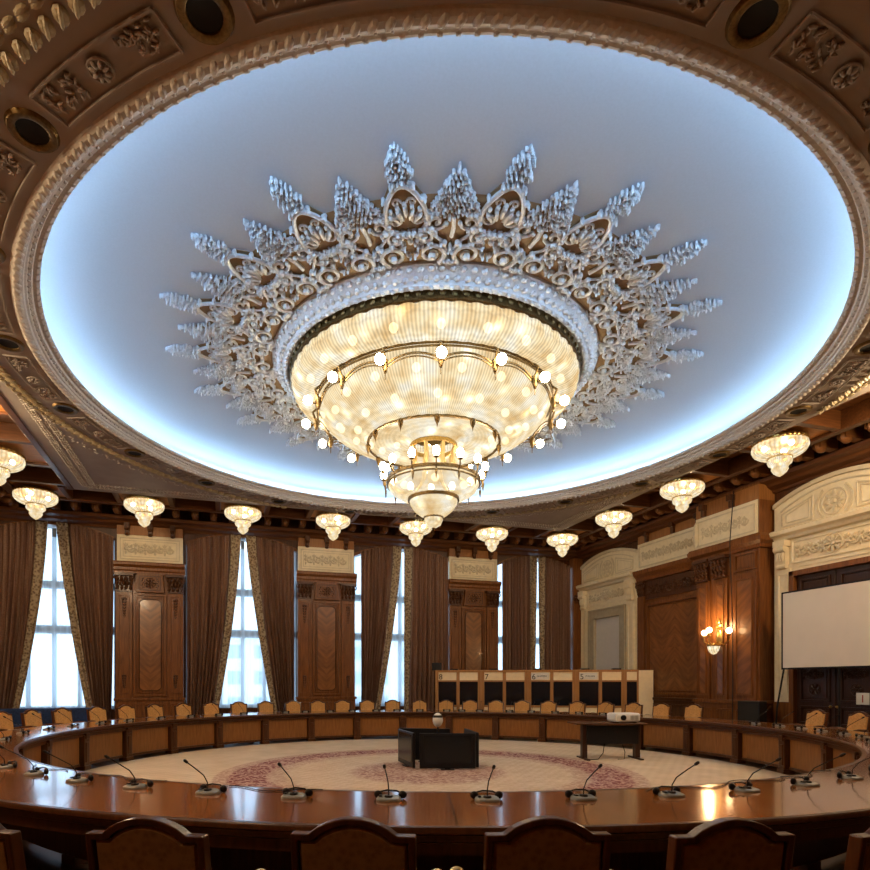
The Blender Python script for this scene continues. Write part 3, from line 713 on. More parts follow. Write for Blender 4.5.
def cream_door(name, s_c, hw, dark_doors):
    d = empty(name, rloc(s_c), RW, kind='structure')
    ap = arch_pts(-hw, hw, 5.76, 6.07)
    # surround slab with an opening
    ow, oh = (0.72, 3.82) if not dark_doors else (1.02, 4.12)
    mb = MB().box(-hw, -ow, -0.10, 0, 1.12 if dark_doors else 0, 5.0).box(ow, hw, -0.10, 0, 1.12 if dark_doors else 0, 5.0).box(-ow, ow, -0.10, 0, oh, 5.0)
    mb.prism([(-hw, 5.0)] + ap + [(hw, 5.0)], -0.10, 0)
    mb.build('surround', 'cream', d)
    mb = MB()
    for k in range(len(ap) - 1):
        for off, w, yy in ((0.0, 0.09, -0.16), (0.18, 0.03, -0.13)):
            p, q = ap[k], ap[k + 1]; f = 1 - off / hw
            P = (p[0] * f, p[1] - off); Q = (q[0] * f, q[1] - off)
            mb.add([(P[0], yy, P[1]), (Q[0], yy, Q[1]), (Q[0], yy, Q[1] - w), (P[0], yy, P[1] - w), (P[0], -0.09, P[1]), (Q[0], -0.09, Q[1]), (Q[0], -0.09, Q[1] - w), (P[0], -0.09, P[1] - w)], [(0, 1, 2, 3), (0, 4, 5, 1), (3, 2, 6, 7)])
    # trapezoid side panels and centre roundel of the tympanum
    for s in (-1, 1):
        a0, a1 = s * 0.48, s * (hw - 0.22)
        q = [(a0, 5.2), (a1, 5.2), (a1, 5.50), (a0, 5.72)]
        for k in range(4): mb.tube([(q[k][0], -0.11, q[k][1]), (q[(k + 1) % 4][0], -0.11, q[(k + 1) % 4][1])], 0.018, 5)
        q = [(a0 + s * 0.09, 5.27), (a1 - s * 0.09, 5.27), (a1 - s * 0.09, 5.45), (a0 + s * 0.09, 5.64)]
        for k in range(4): mb.tube([(q[k][0], -0.11, q[k][1]), (q[(k + 1) % 4][0], -0.11, q[(k + 1) % 4][1])], 0.012, 5)
        for r in (0.36, 0.40):
            mb.tube([(s * 0 + r * 1.0 * cos(t), -0.11, 5.46 + r * sin(t)) for t in [(-0.9 + 1.8 * i / 10) + (pi if s < 0 else 0) for i in range(11)]], 0.015, 5)
    rosette2(mb, 0, 5.46, 0.27, -0.11, 8)
    for k in range(8):
        a = 2 * pi * (k + .5) / 8; mb.ell((0.13 * cos(a), -0.12, 5.46 + 0.13 * sin(a)), (0.045, 0.02, 0.022), roty(-a))
    mb.build('tympanum_relief', 'cream_relief', d, smooth=True)
    # entablature
    mb = MB(); prof = [(0.10, 4.86), (0.20, 4.88), (0.24, 4.94), (0.34, 4.98), (0.36, 5.06), (0.30, 5.10), (0.10, 5.12)]
    n = len(prof); X0, X1 = -hw + 0.08, hw - 0.08
    mb.add([(X0, -a, b) for a, b in prof] + [(X1, -a, b) for a, b in prof], [(i, (i + 1) % n, (i + 1) % n + n, i + n) for i in range(n)] + [tuple(range(n)), tuple(range(n, 2 * n))])
    mb.box(-hw + 0.05, hw - 0.05, -0.12, -0.1, 4.20, 4.26)
    mb.frame(-hw + 0.45, hw - 0.45, 4.30, 4.82, 0.04, -0.13, -0.1)
    mb.build('entablature', 'cream', d)
    mb = MB(); scroll_run(mb, -hw + 0.6, hw - 0.6, 4.56, 0.40, -0.12, 6); rosette2(mb, 0, 4.56, 0.2, -0.15, 8); mb.build('frieze_relief', 'cream_relief', d, smooth=True)
    for s in (-1, 1):
        x = s * (hw - 0.27)
        mb = MB().box(x - 0.15, x + 0.15, -0.30, -0.1, 4.72, 4.86)
        mb.tube([(x - 0.13, -0.24, 4.66), (x + 0.13, -0.24, 4.66)], 0.08, 10); mb.box(x - 0.11, x + 0.11, -0.22, -0.1, 4.3, 4.7)
        mb.tube([(x - 0.11, -0.18, 4.26), (x + 0.11, -0.18, 4.26)], 0.06, 10)
        for i in range(3): mb.ell((x + (i - 1) * 0.07, -0.25, 4.5), (0.03, 0.03, 0.14))
        mb.build('console', 'cream', d, smooth=True)
        mb = MB().box(x - 0.17, x + 0.17, -0.15, -0.1, 1.12, 4.2).frame(x - 0.12, x + 0.12, 1.3, 4.1, 0.02, -0.17, -0.15)
        mb.build('side_pilaster', 'cream', d)
    if not dark_doors:
        MB().box(-0.72, 0.72, -0.04, 0, 0, 3.82).build('panel', 'panel_white', d)
        mb = MB().box(-0.95, -0.70, -0.15, -0.04, 0, 3.8).box(0.70, 0.95, -0.15, -0.04, 0, 3.8).box(-0.95, 0.95, -0.15, -0.04, 3.8, 4.08)
        mb.frame(-1.0, 1.0, -0.2, 4.12, 0.05, -0.18, -0.1)
        mb.build('inner_frame', 'cream_shade', d)
    else:
        mb = MB().box(-1.02, -0.90, -0.17, 0, 0, 4.12).box(0.90, 1.02, -0.17, 0, 0, 4.12).box(-1.02, 1.02, -0.17, 0, 4.0, 4.12)
        mb.build('door_frame', 'wall_wood', d, bevel=0.01)
        for s in (-1, 1):
            x0, x1 = (-0.90, -0.01) if s < 0 else (0.01, 0.90)
            mb = MB().box(x0, x1, -0.06, 0, 0, 4.0)
            for z0, z1 in ((0.15, 0.55), (0.65, 1.05), (1.15, 2.9), (3.0, 3.9)):
                mb.frame(x0 + 0.10, x1 - 0.10, z0, z1, 0.04, -0.10, -0.05); mb.box(x0 + 0.18, x1 - 0.18, -0.08, -0.05, z0 + 0.08, z1 - 0.08)
            lf = mb.build('door_leaf', 'door_wood', d, bevel=0.008)
            mb = MB(); rosette2(mb, (x0 + x1) / 2, 1.42, 0.13, -0.09, 6); scroll_run(mb, x0 + 0.2, x1 - 0.2, 1.75, 0.3, -0.09, 2); scroll_run(mb, x0 + 0.2, x1 - 0.2, 3.45, 0.4, -0.09, 2)
            mb.build('carving', 'door_wood', lf, smooth=True)
            MB().ell((s * 0.07, -0.12, 1.05), (0.03, 0.04, 0.03), nu=10, nv=8).build('door_handle', 'brass', lf, smooth=True)
        for s in (-1, 1):
            a0, a1 = sorted((s * 1.02, s * hw)); MB().box(a0, a1, -0.14, 0, 0, 1.12).build('dado', 'wall_wood', d, bevel=0.01)
    return d
cream_door('door_1', 17.21, 1.56, False)
cream_door('door_2', 9.38, 1.44, True)

# recessed wall section between the doors: cream frieze + wood panel
S0, S1 = 12.84, 15.63
wp = empty('wall_panelling', rloc((S0 + S1) / 2), RW, label='recessed wood wall panelling with carved band under a cream frieze, behind the booth end', cat='panelling')
h = (S1 - S0) / 2
mb = MB().box(-h, h, -0.06, 0, 0, 5.0).box(-h, h, -0.04, 0, 5.85, 6.3)
mb.build('body', 'wall_wood', wp)
mb = MB().box(-h, h, -0.14, 0, 0, 1.05).box(-h, h, -0.18, 0, 1.05, 1.13).frame(-h + 0.3, h - 0.3, 0.3, 0.95, 0.05, -0.17, -0.13); mb.build('base', 'wall_wood_dark', wp, bevel=0.01)
mb = MB().frame(-h + 0.36, h - 0.06, 1.2, 4.02, 0.09, -0.13, -0.05).frame(-h + 0.48, h - 0.18, 1.32, 3.9, 0.03, -0.10, -0.05); mb.build('panel_frame', 'wall_wood', wp, bevel=0.008)
for i in range(2):
    for j in range(2):
        x0 = -h + 0.51 + i * (2 * h - 0.72) / 2; x1 = x0 + (2 * h - 0.72) / 2; z0 = 1.35 + j * 1.26
        mp = MB().box(x0 - (x0 + x1) / 2, x1 - (x0 + x1) / 2, -0.075, -0.05, z0 - z0 - 0.63, 0.63)
        o = mp.build('veneer_panel', 'veneer', wp, loc=((x0 + x1) / 2, 0, z0 + 0.63)); 
mb = MB().box(-h, -h + 0.30, -0.14, 0, 1.13, 4.25); mb.build('side_strip', 'wall_wood', wp, bevel=0.008)
mb = MB(); capital(mb, -h + 0.16, 4.25, 4.72, 0.32, 0.16); mb.build('capital', 'wall_wood_dark', wp, smooth=True)
mb = MB().box(-h + 0.32, h, -0.10, 0, 4.14, 4.70); scroll_run(mb, -h + 0.45, h - 0.1, 4.42, 0.40, -0.11, 6); mb.build('carved_band', 'wall_wood_dark', wp, smooth=True)
mb = MB(); prof = [(0, 4.72), (0.16, 4.72), (0.2, 4.82), (0.30, 4.92), (0.32, 5.04), (0, 5.08)]; n = len(prof)
mb.add([(-h, -a, b) for a, b in prof] + [(h, -a, b) for a, b in prof], [(i, (i + 1) % n, (i + 1) % n + n, i + n) for i in range(n)]); mb.build('cornice', 'wall_wood', wp)
MB().box(-h, h, -0.12, 0, 5.08, 5.90).build('frieze', 'cream', wp)
mb = MB().frame(-h + 0.08, h - 0.05, 5.16, 5.82, 0.03, -0.15, -0.11); scroll_run(mb, -h + 0.25, h - 0.15, 5.49, 0.40, -0.13, 8); mb.build('frieze_relief', 'cream_relief', wp, smooth=True)
MB().box(-h, h, -0.11, 0, 5.90, 6.24).build('top_band', 'wood_honey', wp)
for x in (-0.95, 0.15, 1.1):
    MB().box(x - 0.07, x + 0.07, -0.26, -0.1, 6.08, 6.22).box(x - 0.055, x + 0.055, -0.2, -0.1, 5.9, 6.1).build('scroll_bracket', 'wall_wood_dark', wp, bevel=0.02)

# projecting pier with paired capitals
S0, S1, PD = 10.9, 12.84, 0.46
pr = empty('wall_pier', rloc((S0 + S1) / 2), RW, label='projecting wood pier with paired carved capitals carrying the lit wall lamp', cat='pier')
h = (S1 - S0) / 2
MB().box(-h, h, -PD, 0, 1.1, 5.0).box(-h + 0.03, h - 0.03, -PD + 0.03, 0, 5.85, 6.40).build('body', 'wall_wood', pr)
mb = MB().box(-h - 0.03, h + 0.03, -PD - 0.05, 0, 0, 1.05).box(-h - 0.06, h + 0.06, -PD - 0.09, 0, 1.05, 1.14)
for a, b in ((-h + 0.1, -h + 0.55), (-h + 0.72, -h + 1.15), (-h + 1.3, h - 0.08)): mb.frame(a, b, 0.3, 0.92, 0.04, -PD - 0.075, -PD - 0.04)
mb.build('base', 'wall_wood', pr, bevel=0.01)
for xa, xb in ((-h + 0.04, -h + 0.48), (-h + 0.62, -h + 1.04), (-h + 1.22, h - 0.06)):
    mb = MB().box(xa, xb, -PD - 0.05, -PD + 0.01, 1.14, 4.22).frame(xa + 0.09, xb - 0.09, 1.25, 4.1, 0.03, -PD - 0.08, -PD - 0.04)
    mb.build('fluted_strip', 'wall_wood', pr, bevel=0.006)
    MB().box(xa + 0.12, xb - 0.12, -PD - 0.06, -PD - 0.04, 1.3, 4.05).build('inlay_panel', 'veneer', pr)
for x in (-h + 0.26, -h + 0.83):
    mb = MB(); capital(mb, x, 4.22, 4.78, 0.46, 0.14); MB().add(mb.v, mb.f, Matrix.Translation((0, -PD, 0))).build('capital', 'wall_wood_dark', pr, smooth=True)
mb = MB().frame(-h + 1.25, h - 0.08, 4.3, 4.72, 0.04, -PD - 0.05, -PD + 0.01).box(h - 0.62, h - 0.14, -PD - 0.02, -PD, 4.36, 4.66); mb.build('upper_panel', 'wall_wood', pr)
prof = [(0, 4.78), (0.06, 4.78), (0.08, 4.86), (0.16, 4.93), (0.17, 5.02), (0.13, 5.10), (0, 5.10)]
mb = MB()
for a, b in prof[1:-1]: pass
for (a0, b0), (a1, b1) in zip(prof[1:-1], prof[2:]):
    mb.add([(-h - a0, -PD - a0, b0), (h + a0, -PD - a0, b0), (h + a0, 0, b0), (-h - a0, 0, b0), (-h - a1, -PD - a1, b1), (h + a1, -PD - a1, b1), (h + a1, 0, b1), (-h - a1, 0, b1)],
           [(0, 1, 5, 4), (1, 2, 6, 5), (3, 0, 4, 7), (4, 5, 6, 7), (0, 3, 2, 1)])
mb.build('cornice', 'wall_wood', pr)
MB().box(-h, h, -PD - 0.01, 0, 5.01, 5.92).build('upper_body', 'wall_wood', pr); MB().box(-h + 0.01, h - 0.03, -PD - 0.04, -PD, 5.10, 5.92).build('frieze', 'cream', pr)
mb = MB().frame(-h + 0.08, h - 0.08, 5.18, 5.84, 0.03, -PD - 0.06, -PD - 0.02); scroll_run(mb, -h + 0.25, h - 0.25, 5.5, 0.42, -PD - 0.04, 5); mb.ell((-h + 0.06, -PD - 0.08, 5.5), (0.08, 0.08, 0.36)); mb.build('frieze_relief', 'cream_relief', pr, smooth=True)
MB().box(-h, h, -PD - 0.02, 0, 5.92, 6.28).build('top_band', 'wood_honey', pr)
for x in (-h + 0.3, h - 0.75):
    MB().box(x - 0.07, x + 0.07, -PD - 0.18, -PD, 6.08, 6.24).box(x - 0.055, x + 0.055, -PD - 0.12, -PD, 5.92, 6.1).build('scroll_bracket', 'wall_wood_dark', pr, bevel=0.02)
# panelling near the camera side, left of frame
struct(MB().box(-0.6, 7.8, VW - 0.1 - VW, 0, 0, 1.1).build('trim_5', 'wall_wood', loc=(VW, 7.2, 0), rz=RW))
# cable down the pier
o = MB().tube([(VW - PD - 0.10, 11.55, 6.3), (VW - PD - 0.22, 11.55, 5.0), (VW - PD - 0.13, 11.55, 3.0), (VW - PD - 0.13, 11.55, 0.02)], 0.012, 6).build('cable', 'black_plastic')
tag(o, 'thin dark cable running down the pier right of the wall lamp', 'cable')
o = MB().tube([(VW - PD - 0.1, 10.85, 5.05), (VW - PD + 0.05, 10.82, 4.97), (VW - 0.2, 10.75, 4.93), (VW - 0.22, 10.6, 5.0)], 0.014, 6).build('cable', 'white_plastic')
tag(o, 'short white cable looping from the pier cornice to the right door surround', 'cable')

# wall sconce
sc = empty('wall_sconce', (VW - PD - 0.05, 12.02, 0), RW, label='brass wall lamp with glowing globes on the projecting pier', cat='wall lamp')
mb = MB().ell((0, -0.02, 2.72), (0.10, 0.03, 0.22), nu=12, nv=8).ell((0, -0.03, 3.02), (0.12, 0.03, 0.07), nu=10, nv=6).ell((0, -0.03, 3.12), (0.05, 0.03, 0.08), nu=8, nv=6)
mb.build('backplate', 'brass', sc, smooth=True)
for x, z in ((-0.28, 2.9), (0.0, 2.95), (0.50, 2.9)):  # right-hand arm and globe stand in for a reflection
    y = -0.22 if x else -0.34
    mb = MB().tube([(0, -0.04, 2.6), (x * 0.5, y * 0.6, 2.52), (x, y, 2.62), (x, y, 2.74)], 0.013, 6).lathe([(0.0, 2.72), (0.05, 2.75), (0.05, 2.77), (0, 2.77)], 10, (x, y, 0))
    arm = mb.build('arm', 'brass', sc, smooth=True)
    MB().ell((x, y, z - 0.05), 0.075, nu=12, nv=8).build('lamp_globe', 'globe_sconce', arm, smooth=True)
mb = MB().lathe([(0.0, 2.28), (0.06, 2.3), (0.12, 2.38), (0.15, 2.5), (0.0, 2.5)], 16, (0, -0.2, 0)); mb.build('glass_bowl', 'crystal_small', sc, smooth=True)
MB().lathe([(0.15, 2.49), (0.16, 2.5), (0.16, 2.53), (0.15, 2.54)], 16, (0, -0.2, 0), close=True).tube([(0, -0.2, 2.53), (0, -0.1, 2.6), (0, -0.02, 2.62)], 0.012).build('bowl_ring', 'brass', sc, smooth=True)
l = bpy.data.lights.new('sconce_lamp', 'POINT'); l.energy = 35; l.color = (1, 0.62, 0.28); l.shadow_soft_size = 0.07
lo = bpy.data.objects.new('sconce_lamp', l); COL.objects.link(lo); lo.parent = sc; lo.location = (0, -0.34, 2.9 + 0.12)

# ------------------------------------------------------------------ ceiling: dome, soffit, coffers
QX0, QX1, QY0, QY1 = -3.55, 10.20, 3.0, 16.44
ZS = 6.38
dome = [(0.0, 7.06), (2.6, 7.06), (4.6, 7.04), (5.8, 6.99), (6.4, 6.90), (6.75, 6.74), (6.85, 6.55), (6.85, 6.45)]
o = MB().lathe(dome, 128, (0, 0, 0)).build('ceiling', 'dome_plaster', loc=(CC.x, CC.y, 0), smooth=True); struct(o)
# soffit: square with circular hole
mb = MB(); n = 128; vi = []
for i in range(n):
    a = 2 * pi * i / n; ca, sa = cos(a), sin(a)
    tx = ((QX1 - CC.x) if ca > 0 else (CC.x - QX0)) / max(1e-9, abs(ca)); ty = ((QY1 - CC.y) if sa > 0 else (CC.y - QY0)) / max(1e-9, abs(sa))
    t = min(tx, ty)
    vi.append((CC.x + 6.12 * ca, CC.y + 6.12 * sa)); vi.append((CC.x + t * ca, CC.y + t * sa))
fs = [(2 * i, 2 * i + 1, (2 * i + 3) % (2 * n), (2 * i + 2) % (2 * n)) for i in range(n)]
# add exact corners by small triangles
mb.add([(x, y, ZS) for x, y in vi], fs)
for cx, cy in ((QX0, QY0), (QX0, QY1), (QX1, QY0), (QX1, QY1)):
    a = atan2(cy - CC.y, cx - CC.x) % (2 * pi); i = int(a / (2 * pi) * n); p = vi[2 * i + 1]; q = vi[(2 * i + 3) % (2 * n)]
    mb.add([(p[0], p[1], ZS), (q[0], q[1], ZS), (cx, cy, ZS)], [(0, 1, 2)])
struct(mb.build('ceiling', 'soffit_plaster'))

# rim moulding of the round opening
mb = MB().lathe([(6.60, 6.50), (5.94, 6.53), (5.90, 6.53), (5.90, 6.505), (5.94, 6.48), (5.98, 6.48), (5.995, 6.45), (6.035, 6.44), (6.045, 6.41), (6.07, 6.40), (6.08, 6.37), (6.12, 6.345), (6.17, 6.345), (6.20, 6.365), (6.22, 6.385)], 160)
for i in range(300):
    a = 2 * pi * i / 300
    mb.ell((6.14 * cos(a), 6.14 * sin(a), 6.35), (0.062, 0.036, 0.032), rotz(a + 0.75), 8, 5)
for i in range(260):
    a = 2 * pi * i / 260
    mb.ell((5.93 * cos(a), 5.93 * sin(a), 6.495), (0.035, 0.035, 0.022), rotz(a), 5, 4)
for i in range(300):
    a = 2 * pi * i / 300
    mb.ell((6.02 * cos(a), 6.02 * sin(a), 6.44), (0.025, 0.02, 0.018), rotz(a), 5, 4)
o = mb.build('trim_6', 'relief_plaster', loc=(CC.x, CC.y, 0)); struct(o)
# outer rope moulding near the corners
mb = MB()
def inside(x, y, m=0.05): return QX0 + m < x < QX1 - m and QY0 + m < y < QY1 - m
for i in range(260):
    a = 2 * pi * i / 260; x, y = CC.x + 6.84 * cos(a), CC.y + 6.84 * sin(a)
    if inside(x, y, 0.08):
        mb.ell((x, y, ZS - 0.01), (0.075, 0.06, 0.035), rotz(a + 0.7), 10, 6)
        mb.ell((x, y, ZS - 0.03), (0.09, 0.02, 0.03), rotz(a + 0.8), 8, 5)
        for dr in (0.12, 0.15):
            x2, y2 = CC.x + (6.84 + dr) * cos(a + dr * .1), CC.y + (6.84 + dr) * sin(a + dr * .1)
            if inside(x2, y2, 0.05): mb.ell((x2, y2, ZS - 0.005), (0.03, 0.075, 0.018), rotz(a), 8, 5)
struct(mb.build('trim_7', 'yellow_lit_plaster'))
# relief borders of the corner spandrels
mb = MB(); rnd = random.Random(3)
def relief_line(p, q, w):
    L_ = (Vector(q) - Vector(p)).length; k = int(L_ / 0.085); d = (Vector(q) - Vector(p)) / L_; nrm = Vector((-d.y, d.x))
    for i in range(k):
        for j in (-1, 0, 1):
            pos = Vector(p) + d * (i + 0.5 + 0.4 * j) * 0.085 + nrm * (w * 0.5 * j)
            if (pos - Vector((CC.x, CC.y))).length < 7.0: continue
            mb.ell((pos.x, pos.y, ZS - 0.004), (0.035, 0.016, 0.014), rotz(rnd.random() * 3), 5, 4)
for off in (0.30, 0.5):
    relief_line((QX0 + off, QY0), (QX0 + off, QY1 - off), 0.10); relief_line((QX0 + off, QY1 - off), (QX1 - off, QY1 - off), 0.10)
    relief_line((QX1 - off, QY1 - off), (QX1 - off, QY0), 0.10)
for i in range(700):
    a = 2 * pi * i / 700; r = 7.18 + 0.06 * sin(i * 1.3); x, y = CC.x + r * cos(a), CC.y + r * sin(a)
    if inside(x, y, 0.3): mb.ell((x, y, ZS - 0.004), (0.035, 0.016, 0.014), rotz(a + i), 5, 4)
struct(mb.build('trim_8', 'relief_plaster'))
# relief panels between the downlights
def make_relief():
    e = MB(); hw = R(18) * 0.5 - 0.05; r0, r1 = 6.31, 6.62
    for rr in (r0, r1): e.tube([(rr * cos(a), rr * sin(a), -0.005) for a in [-hw + 2 * hw * i / 12 for i in range(13)]], 0.014, 5)
    for s in (-1, 1): e.tube([(r0 * cos(s * hw), r0 * sin(s * hw), -0.005), ((r1) * cos(s * hw), r1 * sin(s * hw), -0.005)], 0.014, 5)
    for k in range(8):
        a = 2 * pi * k / 8; e.ell((6.465 + 0.055 * cos(a), 0.055 * sin(a), -0.02), (0.035, 0.018, 0.02), rotz(a), 6, 4)
    e.tube([(6.465 + 0.09 * cos(a), 0.10 * sin(a), -0.01) for a in [2 * pi * i / 20 for i in range(21)]], 0.012, 5)
    rr = random.Random(5)
    for s in (-1, 1):
        for k in range(34):
            t = 0.26 + 0.36 * rr.random(); r_ = 6.37 + 0.19 * rr.random()
            e.ell((r_, s * t, -0.004), (0.035, 0.014, 0.016), rotz(rr.random() * 3), 5, 4)
    return e
def relief_ok(a):
    x, y = CC.x + 6.72 * cos(a), CC.y + 6.72 * sin(a); return inside(x, y, 0.0)
rel = None
fwd = pi / 2 - TH                         # direction the camera looks along, in room angles
def compass(a):
    """a: angle in room; returns words for where on the ring it stands"""
    d = (a - fwd + pi) % (2 * pi) - pi    # 0 = farthest, + = to the left
    return d
DL = []
for k in range(20):
    a = fwd + pi + R(-19.0 + 18.6) + R(18) * k + R(0.0)
    a_dl = fwd + pi - R(17.6) + R(18) * k
    DL.append(a_dl)
def ring_words(d):
    deg = math.degrees(d)
    side = 'left' if deg > 0 else 'right'; ad = abs(deg)
    if ad > 150: return 'top %s of the picture' % side
    if ad > 130: return 'upper %s of the ring' % side
    if ad > 110: return '%s edge above the middle' % side
    if ad > 85: return '%s edge near the middle' % side
    if ad > 60: return 'lower %s curve' % side
    if ad > 40: return 'lower %s, above the wood coffers' % side
    if ad > 20: return 'far side, %s of the great chandelier' % side
    return 'far side, just %s of the chandelier tip' % side
dlt = None
def on_screen(p):
    X = cos(TH) * p[0] - sin(TH) * p[1]; D = sin(TH) * p[0] + cos(TH) * p[1]
    if D < 0.2: return None
    return 404 + FPX * X / D, 683 - FPX * (p[2] - EYE) / D
for k, a in enumerate(DL):
    x, y = CC.x + 6.46 * cos(a), CC.y + 6.46 * sin(a)
    s = on_screen((x, y, ZS))
    if s and -30 < s[0] < 900 and -30 < s[1] < 700:
        if dlt is None:
            dlt = empty('ceiling_downlight', (x, y, ZS))
            MB().lathe([(0.125, 0.02), (0.13, -0.02), (0.155, -0.035), (0.19, -0.03), (0.205, -0.01), (0.21, 0.0)], 28).build('ring', 'bronze', dlt, smooth=True)
            MB().lathe([(0.0, -0.006), (0.12, -0.006), (0.14, -0.012)], 24).build('lens', 'dark_hole', dlt, smooth=True)
            o = dlt
        else: o = copy_tree(dlt, (x, y, ZS), 0)
        tag(o, 'unlit brass-ringed round downlight in the ceiling ring, %s' % ring_words(compass(a)), 'ceiling light', 'unlit downlights around the dome')
    # relief panel between this and the next
    b = a + R(9)
    s = on_screen((CC.x + 6.55 * cos(b), CC.y + 6.55 * sin(b), ZS))
    if s and -60 < s[0] < 930 and -60 < s[1] < 700:
        if rel is None:
            rel = make_relief().build('plaster_relief', 'soffit_plaster', loc=(CC.x, CC.y, ZS - 0.016), rz=b); o = rel
        else:
            o = rel.copy(); COL.objects.link(o); o.rotation_euler = (0, 0, b)
        f_ = 1.0
        o.scale = (f_, f_, 1)
        tag(o, 'carved plaster relief panel of the ceiling ring, %s' % ring_words(compass(b)), 'plaster relief', 'relief panels around the dome')

# cove light strip
o = MB().lathe([(6.52, 6.54), (6.50, 6.64)], 96).build('cove_light', 'cove_strip', loc=(CC.x, CC.y, 0))
tag(o, 'blue-white light strip hidden behind the rim of the round opening', 'cove light')

# wooden coffer band
zc = 6.78
struct(MB().box(VL, VW, QY1, UW, zc, zc + 0.1).box(VL, VW, UN, QY0, zc, zc + 0.1).box(VL, QX0, QY0, QY1, zc, zc + 0.1).box(QX1, VW, QY0, QY1, zc, zc + 0.1).build('ceiling', 'coffer_wood'))
ROWY, ROWR, ROWL = 16.98, 10.64, -4.54
mb = MB(); zb = ZS + 0.02
# edge beams of the square and beams beyond the lamps
mb.box(QX0 - 0.2, QX1 + 0.2, QY1, QY1 + 0.06, zb - 0.01, zc); mb.box(QX0 - 0.14, QX0, QY0 - 0.2, QY1, zb - 0.04, zc); mb.box(QX1, QX1 + 0.06, QY0 - 0.2, QY1, zb - 0.01, zc); mb.box(QX0 - 0.2, QX1 + 0.2, QY0 - 0.2, QY0, zb - 0.04, zc)
mb.box(VL, VW, 17.5, 17.66, zb, zc); mb.box(11.30, 11.46, UN, 17.6, zb, zc); mb.box(-5.16, -5.00, UN, 17.6, zb, zc)
xs = [ROWL + 2.527 * k for k in range(7)]
ys = [ROWY - 2.63 * k for k in range(7)]
for x in xs[:]:
    for s in (-0.66, 0.66): mb.box(x + s - 0.07, x + s + 0.07, QY1 + 0.05, 17.55, zb + 0.02, zc)
for y in ys:
    for s in (-0.66, 0.66):
        if y + s < 17.5:
            mb.box(QX1 + 0.05, 11.32, y + s - 0.07, y + s + 0.07, zb + 0.02, zc); mb.box(-5.02, QX0 - 0.1, y + s - 0.07, y + s + 0.07, zb + 0.02, zc)
struct(mb.build('trim_9', 'beam_wood', bevel=0.015))
# brackets in the strip by the wall
mb = MB()
def bracket(M):
    mb.box(-0.09, 0.09, -0.48, 0, 6.40, 6.62, M); mb.ell((0, 0, 0), 0.001, M @ Matrix.Translation((0, 0, 6.4)))
    mb.ell((0, 0, 0), (0.10, 0.16, 0.13), M @ Matrix.Translation((0, -0.36, 6.44)), 8, 6)
for k in range(int((VW - VL) / 0.52)):
    bracket(Matrix.Translation((VL + 0.3 + k * 0.52, UW - 0.44, 0)))
for k in range(int((UW - 4) / 0.52)):
    bracket(Matrix.Translation((VW - 0.44, UW - 0.5 - k * 0.52, 0)) @ rotz(-pi / 2)); bracket(Matrix.Translation((VL + 0.44, UW - 0.5 - k * 0.52, 0)) @ rotz(pi / 2))
struct(mb.build('trim_10', 'coffer_wood', smooth=True))
# lighter wood boards in the lamp coffers, their glow painted in, dark rosettes in the blank ones
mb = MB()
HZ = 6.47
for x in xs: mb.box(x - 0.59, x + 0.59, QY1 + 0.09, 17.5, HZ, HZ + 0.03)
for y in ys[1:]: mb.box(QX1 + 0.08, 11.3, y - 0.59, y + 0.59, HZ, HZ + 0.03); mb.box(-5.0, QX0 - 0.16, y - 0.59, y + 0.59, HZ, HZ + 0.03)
struct(mb.build('trim_11', 'coffer_lit'))
mb = MB()
for x in xs[:-1]:
    mb.lathe([(0.0, 0), (0.05, -0.03), (0.12, -0.01), (0.17, -0.03), (0.19, 0)], 16, (x + 1.26, 17.0, zc))
for y in ys[:-1]:
    for X in (ROWR, ROWL): mb.lathe([(0.0, 0), (0.05, -0.03), (0.12, -0.01), (0.17, -0.03), (0.19, 0)], 16, (X, y - 1.31, zc))
struct(mb.build('trim_12', 'dark_hole', smooth=True))

# ------------------------------------------------------------------ great rosette on the dome
ZD = 7.05
med = empty('ceiling_rosette', (CC.x, CC.y, ZD), fwd + pi + R(1.0), label='huge silver and tan plaster rosette of scrolls and leaf rays around the great chandelier', cat='ceiling rosette'); med.scale = (1.005, 1.005, 1)
def leaf(mb, r, t, L_, W_, a, h=0.045):
    mb.ell((r, t, -h * 0.9), (L_, W_, h), rotz(a), 6, 4)
    mb.ell((r + L_ * 0.55 * cos(a), t + L_ * 0.55 * sin(a), -h * 1.7), (L_ * 0.35, W_ * 0.75, h * 0.8), rotz(a), 6, 4)
def tube2(mb, pts, r, h=-0.05): mb.tube([(p[0], p[1], h) for p in pts], r, 6)
